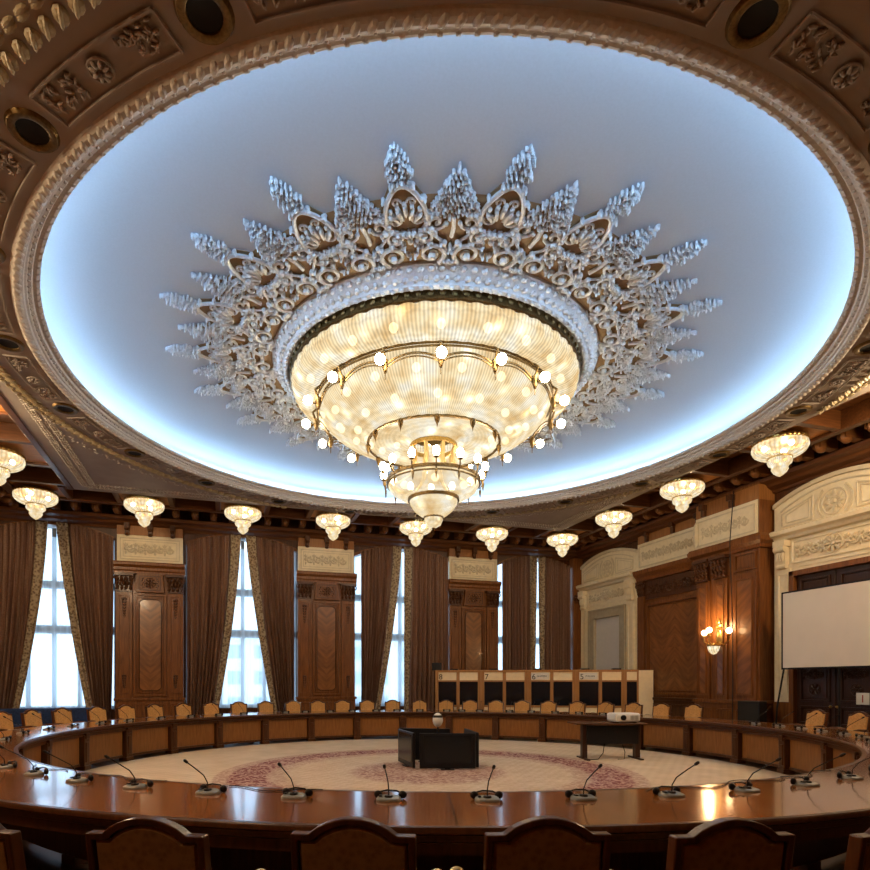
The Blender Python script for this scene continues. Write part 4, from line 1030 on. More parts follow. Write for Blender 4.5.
# tan ground
MB().lathe([(2.5, 0.0), (2.5, -0.03), (3.70, -0.018), (3.78, 0.0)], 128).build('ground', 'tan_ground', med, smooth=True)
def fill(mb, r0, r1, wf, rows):
    for j in range(rows):
        t = j / (rows - 1); r = r0 + (r1 - r0) * t; w = max(0.0, wf(t)); m = int(w / 0.052); off_ = 0.5 if j % 2 else 0.0
        ys_ = [y for y in [(i + off_) * 0.052 for i in range(-m - 1, m + 2)] if abs(y) <= w + 0.008] or [0.0]
        for y in ys_:
            leaf(mb, r + random.uniform(-.01, .01), y, 0.034, 0.019, 1.0 * y / max(w, 0.05) + random.uniform(-.7, .7), 0.024 + 0.024 * random.random())
    leaf(mb, r1 + 0.03, 0, 0.035, 0.016, 0, 0.035)
def long_spray():
    mb = MB()
    N_ = 22
    loop = [(3.60 + 0.36 * cos(a), 0.235 * sin(a) * (1 - 0.25 * cos(a))) for a in [2 * pi * i / N_ for i in range(N_ + 1)]]
    tube2(mb, loop, 0.028)
    for i in range(0, N_, 2):
        a = 2 * pi * i / N_; leaf(mb, 3.60 + 0.40 * cos(a), 0.27 * sin(a) * (1 - 0.25 * cos(a)), 0.05, 0.028, a + 0.5)
    for k in range(-2, 3):
        leaf(mb, 3.52 + 0.05 * (2 - abs(k)), 0.065 * k, 0.12, 0.03, k * 0.33)
        mb.ell((3.72 - 0.04 * abs(k), 0.085 * k, -0.06), 0.03)
    for s in (-1, 1):
        tube2(mb, spiral_pts(3.50, s * 0.12, 0.09, 1.1, pi / 2 * s, s), 0.018)
        tube2(mb, spiral_pts(3.74, s * 0.09, 0.06, 1.1, -pi / 2 * s, s), 0.015)
    # neck leaves under the loop
    for k in (-2, -1, 0, 1, 2): leaf(mb, 3.26, 0.05 * k, 0.085, 0.028, k * 0.5)
    mb.ell((3.16, 0, -0.06), 0.04)
    # tip of packed leaves
    fill(mb, 3.95, 4.40, lambda t: 0.125 * sin(pi * (0.28 + 0.58 * t)), 10)
    return mb
def ground_plate(pts): return MB().prism(pts, -0.012, 0.0, 'xy')
def short_spray():
    mb = MB()
    fill(mb, 3.50, 4.13, lambda t: 0.29 * (1 - t) ** 0.9 + 0.012, 12)
    for s in (-1, 1):
        for q in range(4):
            leaf(mb, 3.50 + 0.15 * q, s * (0.30 - 0.068 * q), 0.055, 0.02, s * 1.3, 0.03)
    for s in (-1, 1):
        tube2(mb, spiral_pts(3.42, s * 0.20, 0.12, 1.3, pi * 0.5 * s + pi, -s), 0.024)
        tube2(mb, spiral_pts(3.62, s * 0.20, 0.085, 1.2, 0, s), 0.018)
        for q in range(4): a = q * 1.6; mb.ell((3.42 + 0.12 * cos(a), s * 0.20 + 0.12 * sin(a), -0.07), 0.03)
    tube2(mb, [(3.20, 0), (3.34, 0.015), (3.5, 0)], 0.028)
    return mb
def scroll_sector():
    mb = MB()
    for s in (-1, 1):
        tube2(mb, spiral_pts(2.92, s * 0.22, 0.175, 1.6, pi + s * 0.6, s, n=22), [0.034 - 0.0009 * i for i in range(22)], -0.06)
        tube2(mb, spiral_pts(3.20, s * 0.33, 0.12, 1.4, pi * 0.2 * s, -s, n=16), 0.024, -0.06)
        for q in range(7):
            a = pi + s * (0.3 + q * 0.75); rr = 0.19
            leaf(mb, 2.92 + rr * cos(a), s * 0.22 + rr * sin(a), 0.052, 0.028, a + 0.8 * s, 0.05)
        for q in range(5):
            a = q * 1.3; leaf(mb, 3.20 + 0.13 * cos(a), s * 0.33 + 0.13 * sin(a), 0.045, 0.026, a, 0.045)
        mb.ell((2.92, s * 0.22, -0.09), 0.05); mb.ell((3.20, s * 0.33, -0.08), 0.035)
        tube2(mb, [(3.0, s * 0.05), (3.12, s * 0.10), (3.2, s * 0.19), (3.3, s * 0.24)], 0.02)
        mb.ell((3.34, s * 0.25, -0.07), 0.042); mb.ell((3.12, s * 0.08, -0.07), 0.04)
    for k in (-1, 0, 1): leaf(mb, 2.80, 0.045 * k, 0.075, 0.026, 0.45 * k, 0.05)
    leaf(mb, 3.02, 0, 0.08, 0.03, 0, 0.05)
    return mb
ls = sp = sb = g1 = g2 = None
PL = [(3.4, -0.28), (3.75, -0.24), (3.95, -0.13), (3.95, 0.13), (3.75, 0.24), (3.4, 0.28)]
PS = [(3.4, -0.34), (3.62, -0.26), (3.9, -0.10), (4.0, 0), (3.9, 0.10), (3.62, 0.26), (3.4, 0.34)]
for k in range(20):
    al = R(9 + 18 * k); as_ = R(18 * k)
    if ls is None:
        ls = long_spray().build('long_spray', 'silver_relief', med, smooth=True); ls.rotation_euler.z = al; o1 = ls
        sp = short_spray().build('short_spray', 'silver_relief', med, smooth=True); sp.rotation_euler.z = as_
        sb = scroll_sector().build('scroll_pair', 'silver_relief', med, smooth=True); sb.rotation_euler.z = as_
        g1 = ground_plate(PL).build('ray_ground', 'tan_ground', med); g1.rotation_euler.z = al
        g2 = ground_plate(PS).build('ray_ground', 'tan_ground', med); g2.rotation_euler.z = as_
    else:
        for src, an in ((ls, al), (sp, as_), (sb, as_), (g1, al), (g2, as_)):
            c = part_of(src, med); c.rotation_euler.z = an
mb = MB().lathe([(2.48, 0.0), (2.48, -0.20), (2.52, -0.24), (2.58, -0.22), (2.60, -0.17), (2.68, -0.14), (2.72, -0.08), (2.76, -0.06), (2.76, 0.0)], 96)
for i in range(120):
    a = 2 * pi * i / 120; mb.ell((2.63 * cos(a), 2.63 * sin(a), -0.17), (0.05, 0.04, 0.04), rotz(a + 0.6), 6, 4)
    a += pi / 120; mb.ell((2.71 * cos(a), 2.71 * sin(a), -0.10), (0.035, 0.05, 0.035), rotz(a - 0.5), 6, 4)
    mb.ell((2.55 * cos(a), 2.55 * sin(a), -0.235), (0.03, 0.045, 0.03), rotz(a + 0.5), 6, 4)
mb.build('centre_ring', 'silver_relief', med, smooth=True)

# ------------------------------------------------------------------ great chandelier
E = EYE
gc = empty('great_chandelier', (CC.x, CC.y, 0), fwd + pi, label='giant tiered crystal and brass chandelier hanging in the centre of the round ceiling', cat='chandelier'); gc.scale = (0.985, 0.985, 1)
mb = MB().lathe([(2.50, 6.90), (2.52, 6.72), (2.49, 6.70), (2.46, 6.72), (2.46, 6.90)], 96)
for i in range(96):
    a = 2 * pi * i / 96; mb.ell((2.52 * cos(a), 2.52 * sin(a), 6.81), (0.02, 0.05, 0.05), rotz(a), 6, 4)
mb.build('collar', 'bronze', gc, smooth=True)
def scallop_lathe(prof, seg, amp, lobes):
    mb = MB(); vs = []; m = len(prof)
    for i in range(seg):
        a = 2 * pi * i / seg; f = amp * abs(sin(a * lobes / 2))
        for r, z in prof: vs.append(((r + f) * cos(a), (r + f) * sin(a), z - f * 0.4))
    fs = [(i * m + k, ((i + 1) % seg) * m + k, ((i + 1) % seg) * m + k + 1, i * m + k + 1) for i in range(seg) for k in range(m - 1)]
    mb.add(vs, fs); return mb
scallop_lathe([(2.44, 6.72), (2.47, 6.66), (2.465, 6.58), (2.40, 6.50), (2.28, 6.44), (2.16, 6.41), (2.07, 6.40)], 256, 0.02, 64).build('upper_bowl', 'crystal', gc, smooth=True)
# hanging crystal scallops below the collar
mb = MB()
for i in range(64):
    a = 2 * pi * i / 64
    mb.ell((2.475 * cos(a), 2.475 * sin(a), 6.69), (0.03, 0.11, 0.07), rotz(a), 8, 6)
mb.build('crystal_swags', 'crystal', gc, smooth=True)
# gallery ring 1 with brackets
mb = MB().lathe([(2.07, 6.41), (2.10, 6.43), (2.10, 6.39), (2.06, 6.38)], 96, close=True)
mb.lathe([(2.07, 6.35), (2.09, 6.355), (2.09, 6.335), (2.06, 6.335)], 96, close=True)
mb.build('gallery_ring', 'bronze', gc, smooth=True)
scallop_lathe([(2.05, 6.40), (2.02, 6.32), (1.96, 6.20), (1.86, 6.09), (1.70, 5.98), (1.50, 5.88), (1.30, 5.81), (1.16, 5.77)], 256, 0.015, 48).build('lower_bowl', 'crystal', gc, smooth=True)
NB = 16
mb = MB()
for k in range(NB):   # swagged brass band between the brackets
    a0 = 2 * pi * k / NB
    pts = []
    for i in range(9):
        t = i / 8; a = a0 + t * 2 * pi / NB; z = 6.27 - 0.10 * (2 * abs(t - 0.5)) ** 2; r = 2.03 + 0.03
        pts.append((r * cos(a), r * sin(a), z))
    mb.tube(pts, 0.018, 5); mb.tube([(p[0], p[1], p[2] - 0.05) for p in pts], 0.012, 5)
mb.build('swag_band', 'bronze', gc, smooth=True)
brk = None
for k in range(NB):
    a = 2 * pi * k / NB
    if brk is None:
        mb = MB().tube([(2.08, 0, 6.40), (2.16, 0, 6.33), (2.12, 0, 6.22), (2.06, 0, 6.14)], 0.022, 6)
        mb.tube([(2.08, 0, 6.16), (2.18, 0, 6.10), (2.26, 0, 6.14), (2.27, 0, 6.22)], 0.016, 6)
        mb.lathe([(0.0, 6.0), (0.02, 6.02), (0.045, 6.10), (0.03, 6.16), (0.05, 6.2), (0.0, 6.24)], 8, (2.10, 0, 0))
        mb.tube([(2.10, 0, 6.0), (2.10, 0, 5.92)], 0.007, 5)
        brk = mb.build('lamp_bracket', 'bronze', gc, smooth=True)
        g = MB().ell((2.28, 0, 6.13), 0.075, nu=12, nv=8).build('lamp_globe', 'globe', brk, smooth=True)
        b0 = brk
    else:
        c = part_of(brk, gc); c.rotation_euler.z = a
        part_of(g, c)
# ring 2
mb = MB().lathe([(1.16, 5.79), (1.19, 5.79), (1.19, 5.74), (1.15, 5.74)], 72, close=True); mb.build('middle_ring', 'bronze', gc, smooth=True)
fin = None
for k in range(12):
    a = 2 * pi * (k + 0.0) / 12
    if fin is None:
        mb = MB().lathe([(0.0, -0.20), (0.012, -0.14), (0.04, -0.08), (0.05, -0.02), (0.02, 0.02), (0.045, 0.05), (0, 0.07)], 8, (1.17, 0, 5.76))
        fin = mb.build('finial_drop', 'bronze', gc, smooth=True)
    else: c = part_of(fin, gc); c.rotation_euler.z = a
scallop_lathe([(1.14, 5.76), (1.0, 5.84), (0.75, 5.88), (0.5, 5.82), (0.40, 5.76)], 128, 0.01, 32).build('inner_bowl', 'crystal', gc, smooth=True)
mb = MB().lathe([(0.39, 5.74), (0.43, 5.74), (0.43, 5.68), (0.39, 5.68)], 36, close=True); mb.build('crown_ring', 'brass', gc, smooth=True)
arm = None
for k in range(8):
    a = 2 * pi * (k + 0.5) / 8
    if arm is None:
        mb = MB().tube([(0.40, 0, 5.70), (0.36, 0, 5.58), (0.36, 0, 5.42), (0.44, 0, 5.28), (0.60, 0, 5.20), (0.76, 0, 5.16)], [0.03, 0.045, 0.04, 0.035, 0.03, 0.03], 6)
        arm = mb.build('scroll_arm', 'gilt', gc, smooth=True); arm.rotation_euler.z = a
    else: c = part_of(arm, gc); c.rotation_euler.z = a
mb = MB().lathe([(0.0, 5.75), (0.12, 5.7), (0.14, 5.5), (0.10, 5.2), (0.10, 5.1)], 20); mb.build('core_column', 'crystal', gc, smooth=True)
mb = MB().lathe([(0.80, 5.16), (0.84, 5.14), (0.84, 5.09), (0.79, 5.09)], 48, close=True).lathe([(0.82, 5.05), (0.84, 5.05), (0.84, 5.03), (0.81, 5.03)], 48, close=True)
mb.build('lower_ring', 'bronze', gc, smooth=True)
cl = None
for k in range(14):
    a = 2 * pi * k / 14
    if cl is None:
        mb = MB().tube([(0.82, 0, 5.10), (0.88, 0, 5.05), (0.92, 0, 5.12), (0.92, 0, 5.20)], 0.014, 6).lathe([(0, 5.18), (0.045, 5.2), (0.045, 5.22), (0, 5.22)], 8, (0.92, 0, 0)).lathe([(0, 4.86), (0.01, 4.9), (0.025, 5.0), (0, 5.06)], 6, (0.88, 0, 0))
        cl = mb.build('candle_arm', 'bronze', gc, smooth=True); g3 = MB().ell((0.92, 0, 5.30), (0.06, 0.06, 0.085), nu=10, nv=8).build('lamp_globe', 'globe', cl, smooth=True)
    else: c = part_of(cl, gc); c.rotation_euler.z = a; part_of(g3, c)
scallop_lathe([(0.80, 5.10), (0.80, 5.02), (0.76, 4.94), (0.66, 4.87), (0.54, 4.83), (0.44, 4.81)], 96, 0.01, 24).build('small_bowl', 'crystal', gc, smooth=True)
MB().lathe([(0.42, 4.83), (0.46, 4.83), (0.46, 4.76), (0.42, 4.76)], 40, close=True).build('cup_ring', 'bronze', gc, smooth=True)
scallop_lathe([(0.43, 4.78), (0.41, 4.70), (0.34, 4.60), (0.24, 4.52), (0.17, 4.48)], 72, 0.006, 18).build('cup', 'crystal', gc, smooth=True)
MB().lathe([(0.155, 4.50), (0.18, 4.50), (0.18, 4.46), (0.155, 4.46)], 24, close=True).build('finial_ring', 'bronze', gc, smooth=True)
MB().lathe([(0.16, 4.47), (0.165, 4.42), (0.13, 4.34), (0.06, 4.30), (0.0, 4.30)], 24).build('finial', 'crystal_small', gc, smooth=True)
MB().lathe([(0.0, 4.22), (0.015, 4.24), (0.03, 4.29), (0.0, 4.31)], 8).build('finial_tip', 'bronze', gc, smooth=True)
# bulbs inside
bulb = None; nb = 0
for rr, zz, cnt in ((2.2, 6.58, 20), (1.75, 6.22, 16), (1.35, 6.02, 12), (0.55, 5.0, 5)):
    for k in range(cnt):
        a = 2 * pi * (k + 0.5 * (cnt % 3)) / cnt
        if bulb is None: bulb = MB().ell((0, 0, 0), 0.07, nu=8, nv=6).build('bulb', 'bulb', gc, smooth=True); o = bulb
        else: o = part_of(bulb, gc)
        o.location = (rr * cos(a), rr * sin(a), zz)

# ------------------------------------------------------------------ small chandeliers
def make_small():
    e = empty('small_chandelier', (0, 0, 0))
    mb = MB().lathe([(0.0, 6.395), (0.44, 6.395), (0.475, 6.375), (0.485, 6.345), (0.46, 6.325)], 32)
    for i in range(32):
        a = 2 * pi * i / 32; mb.ell((0.48 * cos(a), 0.48 * sin(a), 6.355), (0.02, 0.035, 0.04), rotz(a), 6, 4)
    mb.build('canopy', 'brass', e, smooth=True)
    scallop_lathe([(0.465, 6.335), (0.48, 6.29), (0.475, 6.23), (0.435, 6.165), (0.36, 6.115), (0.28, 6.08), (0.20, 6.065)], 96, 0.02, 24).build('glass_bowl', 'crystal_small', e, smooth=True)
    mb = MB().lathe([(0.20, 6.09), (0.225, 6.09), (0.225, 6.04), (0.20, 6.04)], 24, close=True)
    for i in range(14):
        a = 2 * pi * i / 14; mb.ell((0.22 * cos(a), 0.22 * sin(a), 6.09), (0.012, 0.02, 0.035), rotz(a), 5, 4)
    mb.build('ring', 'brass', e, smooth=True)
    scallop_lathe([(0.20, 6.05), (0.215, 5.99), (0.20, 5.94), (0.15, 5.90), (0.14, 5.87), (0.145, 5.83), (0.11, 5.77), (0.05, 5.72), (0.0, 5.69)], 48, 0.008, 12).build('glass_cup', 'crystal_small', e, smooth=True)
    for k in range(3):
        a = 2 * pi * k / 3 + 0.4
        MB().ell((0.27 * cos(a), 0.27 * sin(a), 6.27), 0.055, nu=8, nv=6).build('bulb', 'bulb_small', e, smooth=True)
    return e
sm = make_small(); used = False
spots = []
for k, x in enumerate(xs): spots.append((x, ROWY, 'window'))
for y in ys[1:]: spots.append((ROWR, y, 'right'))
for y in ys[1:]: spots.append((ROWL, y, 'left'))
BACKL = ['small crystal ceiling chandelier in the left corner of the coffers before the first window',
         'small crystal ceiling chandelier in front of the pilaster left of the second window',
         'small crystal ceiling chandelier at the coffer before the second window head',
         'small crystal ceiling chandelier by the pilaster right of the second window',
         'small crystal ceiling chandelier directly behind the tip of the great chandelier',
         'small crystal ceiling chandelier before the pilaster that rises behind the booths',
         'small crystal ceiling chandelier in the far right corner of the coffers']
RL = ['small crystal ceiling chandelier over the white-panelled arched door bay', 'small crystal ceiling chandelier before the recessed panelling and its cream frieze',
      'small crystal ceiling chandelier nearest on the right, beside the arch over the screen']
ib = ir = 0
for (x, y, w) in spots:
    s = on_screen((x, y, 6.2))
    vis = s and -45 < s[0] < 915 and s[1] > 0
    if vis:
        if not used: o = sm; o.location = (x, y, 0); used = True
        else: o = copy_tree(sm, (x, y, 0), random.random())
        if w == 'window': lab = BACKL[ib]; ib += 1
        elif w == 'right': lab = RL[min(ir, 2)]; ir += 1
        else: lab = 'small crystal ceiling chandelier cut by the left picture edge, nearest on the left'
        tag(o, lab, 'chandelier', 'small chandeliers in the wood coffers')
    else:
        l = bpy.data.lights.new('coffer_lamp', 'POINT'); l.energy = 160; l.color = (1, 0.74, 0.45); l.shadow_soft_size = 0.3
        lo = bpy.data.objects.new('coffer_lamp', l); COL.objects.link(lo); lo.location = (x, y, 6.2)

# ------------------------------------------------------------------ ring table
tb = empty('ring_table', (TC.x, TC.y, 0), 0, label='huge glossy dark wood ring-shaped conference table with panelled inner side', cat='table')
RI, RO = 6.04, 7.15
MB().lathe([(RI + 0.05, 0.76), (RO - 0.05, 0.76), (RO - 0.05, 0.70), (RI + 0.05, 0.70)], 240, close=True).build('tabletop', 'tabletop_wood', tb, smooth=True)
MB().lathe([(RI + 0.05, 0.76), (RI + 0.01, 0.76), (RI, 0.748), (RI, 0.725), (RI + 0.02, 0.712), (RI + 0.02, 0.70), (RI + 0.05, 0.70)], 240, close=True).build('inner_edge', 'table_wood', tb, smooth=True)
MB().lathe([(RO - 0.05, 0.76), (RO - 0.01, 0.76), (RO, 0.748), (RO, 0.725), (RO - 0.02, 0.712), (RO - 0.02, 0.70), (RO - 0.05, 0.70)], 240, close=True).build('outer_edge', 'table_wood', tb, smooth=True)
MB().lathe([(RI + 0.06, 0.70), (RI + 0.06, 0.67), (RI + 0.10, 0.655), (RI + 0.10, 0.60), (RI + 0.14, 0.60), (RI + 0.14, 0.70)], 200, close=True).build('inner_apron', 'table_wood', tb, smooth=True)
MB().lathe([(RO - 0.06, 0.70), (RO - 0.06, 0.665), (RO - 0.10, 0.65), (RO - 0.10, 0.58), (RO - 0.14, 0.58), (RO - 0.14, 0.70)], 200, close=True).build('outer_apron', 'table_wood', tb, smooth=True)
MB().lathe([(RI + 0.24, 0.10), (RI + 0.24, 0.69), (RI + 0.26, 0.69), (RI + 0.26, 0.10)], 160, close=True).build('added_dark_backing', 'table_wood', tb, smooth=True)  # added dark ring standing in for the shade under the table
off = fwd + R(4.2)
pn = po = pl2 = None
for k in range(30):
    a = off + R(12) * k
    if pn is None:
        # panel centred on angle 0
        hw = R(6) - 0.016
        mb = MB().lathe([(RI + 0.16, 0.10), (RI + 0.16, 0.60), (RI + 0.20, 0.60), (RI + 0.20, 0.10)], 8, a0=-hw, a1=hw, close=True, caps=True)
        pn = mb.build('front_panel', 'table_panel', tb)
        mb = MB().box(RI + 0.07, RI + 0.22, -0.085, 0.085, 0.0, 0.62).box(RI + 0.05, RI + 0.24, -0.10, 0.10, 0.0, 0.08).box(RI + 0.05, RI + 0.10, -0.06, 0.06, 0.56, 0.66).box(RI + 0.055, RI + 0.08, -0.05, 0.05, 0.14, 0.5)
        po = mb.build('post', 'table_wood', tb, bevel=0.008)
        mb = MB().box(RO - 0.26, RO - 0.14, -0.06, 0.06, 0.0, 0.70).box(RO - 0.28, RO - 0.12, -0.08, 0.08, 0, 0.08)
        pl2 = mb.build('leg', 'table_wood', tb, bevel=0.008)
        mb = MB().lathe([(RI + 0.14, 0.07), (RI + 0.14, 0.12), (RI + 0.22, 0.12), (RI + 0.22, 0.07)], 8, a0=-hw, a1=hw, close=True, caps=True)
        br_ = mb.build('bottom_rail', 'table_wood', tb)
        o1, o2, o3, o4 = pn, po, pl2, br_
    else: o1, o2, o3, o4 = part_of(pn, tb), part_of(po, tb), part_of(pl2, tb), part_of(br_, tb)
    o1.rotation_euler.z = a + R(6); o2.rotation_euler.z = a; o3.rotation_euler.z = a; o4.rotation_euler.z = a + R(6)

# ------------------------------------------------------------------ chairs
def make_chair():
    e = empty('armchair', (0, 0, 0))          # faces -y ... front is +y
    hw = 0.24
    # outline of the back: shoulders, raised arch
    def outline(w, zb_, zs, za, aw, n=10):
        pts = [(-w, zb_), (-w, zs), (-aw - 0.02, zs)]
        for i in range(n + 1):
            t = i / n; x = -aw + 2 * aw * t; pts.append((x, zs + (za - zs) * sin(pi * t) ** 0.75 + 0.0))
        pts += [(aw + 0.02, zs), (w, zs), (w, zb_)]
        return pts
    out = outline(hw, 0.52, 0.985, 1.05, 0.17); inn = outline(hw - 0.027, 0.56, 0.957, 1.022, 0.153)
    n = len(out); mb = MB(); tilt = 0.16
    def P(p, y): return (p[0], y - (p[1] - 0.5) * tilt, p[1])
    y0, y1 = -0.03, 0.025
    vs = [P(p, y0) for p in out] + [P(p, y0) for p in inn] + [P(p, y1) for p in out] + [P(p, y1) for p in inn]
    fs = []
    for i in range(n):
        j = (i + 1) % n
        fs += [(i, j, n + j, n + i), (2 * n + i, 3 * n + i, 3 * n + j, 2 * n + j), (i, 2 * n + i, 2 * n + j, j), (n + i, n + j, 3 * n + j, 3 * n + i)]
    mb.add(vs, fs); mb.build('back_frame', 'chair_wood', e, bevel=0.006)
    mb = MB(); m2 = MB()
    def slab(mbx, ya, yb):
        cpt = (0, 0.78)
        a_ = [P(p, ya) for p in inn]; b_ = [P((p[0] * 0.93, 0.78 + (p[1] - 0.78) * 0.93), yb) for p in inn]
        mbx.add(a_ + b_, [tuple(range(n))[::-1], tuple(range(n, 2 * n))] + [(i, (i + 1) % n, (i + 1) % n + n, i + n) for i in range(n)])
    slab(mb, 0.0, 0.045); mb.build('backrest', 'tan_fabric', e)
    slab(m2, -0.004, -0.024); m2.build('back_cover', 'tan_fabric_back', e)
    MB().box(-hw, hw, 0.0, 0.46, 0.36, 0.42).build('seat_frame', 'chair_wood', e, bevel=0.01)
    MB().box(-hw + 0.015, hw - 0.015, 0.01, 0.45, 0.42, 0.50).build('seat', 'tan_fabric', e, bevel=0.03)
    for s in (-1, 1):
        MB().tube([(s * (hw - 0.02), 0.43, 0.38), (s * (hw - 0.02), 0.44, 0.2), (s * (hw - 0.01), 0.45, 0.0)], [0.028, 0.022, 0.018], 8).build('leg', 'chair_wood', e, smooth=True)
        MB().tube([(s * (hw - 0.02), 0.0, 0.56), (s * (hw - 0.02), -0.005, 0.38), (s * (hw - 0.01), -0.06, 0.0)], [0.028, 0.026, 0.018], 8).build('leg', 'chair_wood', e, smooth=True)
        mb = MB().tube([(s * (hw - 0.01), -0.02, 0.71), (s * (hw + 0.05), 0.08, 0.72), (s * (hw + 0.06), 0.20, 0.72), (s * (hw + 0.06), 0.31, 0.705)], [0.020, 0.026, 0.028, 0.024], 8)
        mb.tube([(s * (hw + 0.06), 0.27, 0.70), (s * (hw + 0.05), 0.24, 0.60), (s * (hw - 0.0), 0.30, 0.42)], [0.02, 0.018, 0.022], 8)
        ar = mb.build('armrest', 'chair_wood', e, smooth=True)
        k = MB().ell((s * (hw + 0.06), 0.32, 0.712), (0.034, 0.028, 0.024), nu=10, nv=8).build('arm_scroll', 'gilt', ar, smooth=True)
    return e
chair = make_chair(); chair_used = False
NUMS = ['first', 'second', 'third', 'fourth', 'fifth', 'sixth', 'seventh', 'eighth', 'ninth', 'tenth', 'eleventh', 'twelfth']
def place_chair(X, D, label, group, jit=0.0, face=None):
    global chair_used
    p = cw(X, D); c = TC
    ang = atan2(c.y - p.y, c.x - p.x) - pi / 2 + jit
    if not chair_used: o = chair; o.location = p; o.rotation_euler.z = ang; chair_used = True
    else: o = copy_tree(chair, p, ang)
    tag(o, label, 'chair', group)
def ray_circle(x, rad, far=True, cX=0.42, cD=10.4):
    k = (x - 404) / FPX; A = 1 + k * k; B = -2 * (k * cX + cD); C = cX * cX + cD * cD - rad * rad
    q = sqrt(max(0, B * B - 4 * A * C)); D = (-B + q) / (2 * A) if far else (-B - q) / (2 * A)
    return k * D, D
for (x, D, lab, j) in [(-14, 2.42, 'armchair back cut by the lower left picture corner, nearest the camera', 0.0),
                    (158, 2.34, 'armchair seen from behind at the near rim, second from the left picture edge', 0.04),
                    (357, 2.33, 'armchair seen from behind at the near rim, below and left of the television stand', -0.03),
                    (542, 2.34, 'armchair seen from behind at the near rim, directly right of the middle', 0.02),
                    (719, 2.32, 'armchair seen from behind at the near rim, second from the right picture edge', 0.0),
                    (884, 2.36, 'armchair back cut by the lower right picture edge, nearest the camera', 0.05)]:
    place_chair((x - 404) / FPX * D, D, lab, 'armchairs along the near side of the table', j)
far_x = [5, 34.6, 64.5, 99, 127.7, 156, 184.6, 212, 239.7, 266.5, 293.6, 318.3, 342.9, 367.4, 392.7, 419.7, 446, 470, 495.6, 521.9, 547.9, 576.5, 604.8, 632.6, 660.5, 692.2, 814, 856]
zones = [(15, 'tan armchair cut by the left picture edge on the far side', None),
         (105, 'before the first window and navy bench', 3), (205, 'before the pilaster right of the first window', 4), (280, 'before the second window', 3),
         (355, 'before the pilaster between second and third windows', 3), (430, 'before the third window', 3), (518, 'before the booths numbered 8 and 7', 4),
         (640, 'before the booths numbered 6 and 5', 5), (700, 'right of the booths, before the brown panelling', 2), (835, 'below the left part of the projection screen', 1), (900, 'below the projection screen at the right picture edge', 1)]
cnt = {}
for x in far_x:
    for lim, txt, nn in zones:
        if x < lim: break
    if nn is None: lab = txt
    elif nn == 1: lab = 'tan upholstered armchair ' + txt
    else:
        cnt[txt] = cnt.get(txt, 0) + 1; lab = 'tan upholstered armchair %s, %s from the left there' % (txt, NUMS[cnt[txt] - 1])
    X, D = ray_circle(x, 7.74)
    place_chair(X, D, lab, 'armchairs along the far side of the table', random.uniform(-0.04, 0.04))

# ------------------------------------------------------------------ microphones
def make_mic(headset):
    e = empty('table_microphone', (0, 0, 0))      # +y outward, towards the sitter
    w, d = 0.085, 0.065
    pts = [(w * cos(a) if abs(cos(a)) > 0 else 0, d * sin(a)) for a in [2 * pi * i / 20 for i in range(20)]]
    pts = [(w * math.copysign(abs(cos(a)) ** 0.6, cos(a)), d * math.copysign(abs(sin(a)) ** 0.6, sin(a))) for a in [2 * pi * i / 20 for i in range(20)]]
    mb = MB(); n = 20
    lv = [(1.0, 0.0, 0.0), (1.0, 0.010, 0.010), (0.94, 0.022, 0.016), (0.80, 0.030, 0.020)]
    vs = []
    for s_, z0, z1 in lv:
        for x, y in pts:
            t = (y / d + 1) / 2; vs.append((x * s_, y * s_, z1 + (z0 - z1) * (1 - t)))
    fs = [(k * n + i, k * n + (i + 1) % n, (k + 1) * n + (i + 1) % n, (k + 1) * n + i) for k in range(3) for i in range(n)] + [tuple(range(n))[::-1], tuple(3 * n + i for i in range(n))]
    mb.add(vs, fs); mb.build('base', 'grey_plastic', e, smooth=True)
    MB().lathe([(0.0, 0.036), (0.026, 0.035), (0.032, 0.02)], 14, (0, 0, 0)).box(0.045, 0.065, -0.015, 0.02, 0.028, 0.036).build('button_pad', 'black_plastic', e, smooth=True)
    MB().tube([(0, 0, 0.035), (0, 0.005, 0.08), (0, 0.05, 0.14), (0, 0.16, 0.21), (0, 0.235, 0.255)], 0.0042, 6).build('gooseneck', 'black_plastic', e, smooth=True)
    MB().tube([(0, 0.230, 0.252), (0, 0.240, 0.258), (0, 0.262, 0.272), (0, 0.27, 0.277)], [0.006, 0.011, 0.011, 0.005], 8).build('mic_head', 'black_plastic', e, smooth=True)
    if headset:
        mb = MB().tube([(-0.08, -0.07, 0.035), (-0.05, -0.085, 0.05), (0.02, -0.085, 0.055), (0.07, -0.07, 0.045)], 0.006, 6)
        mb.ell((-0.09, -0.06, 0.028), (0.03, 0.018, 0.028), nu=10, nv=8).ell((0.08, -0.06, 0.028), (0.03, 0.018, 0.028), nu=10, nv=8)
        mb.build('earphones', 'black_plastic', e, smooth=True)
    return e
mic = make_mic(True); mic_used = False
near_m, far_m = [], []
for k in range(60):
    ph = R(1.3 + 6 * k)
    Xc, Dc = 0.42 + 6.40 * sin(ph), 10.4 - 6.40 * cos(ph)
    if Dc < 1: continue
    sx = 404 + FPX * Xc / Dc
    if -12 < sx < 882:
        (near_m if Dc < 8.5 else far_m).append((sx, Xc, Dc))
near_m.sort(); far_m.sort()
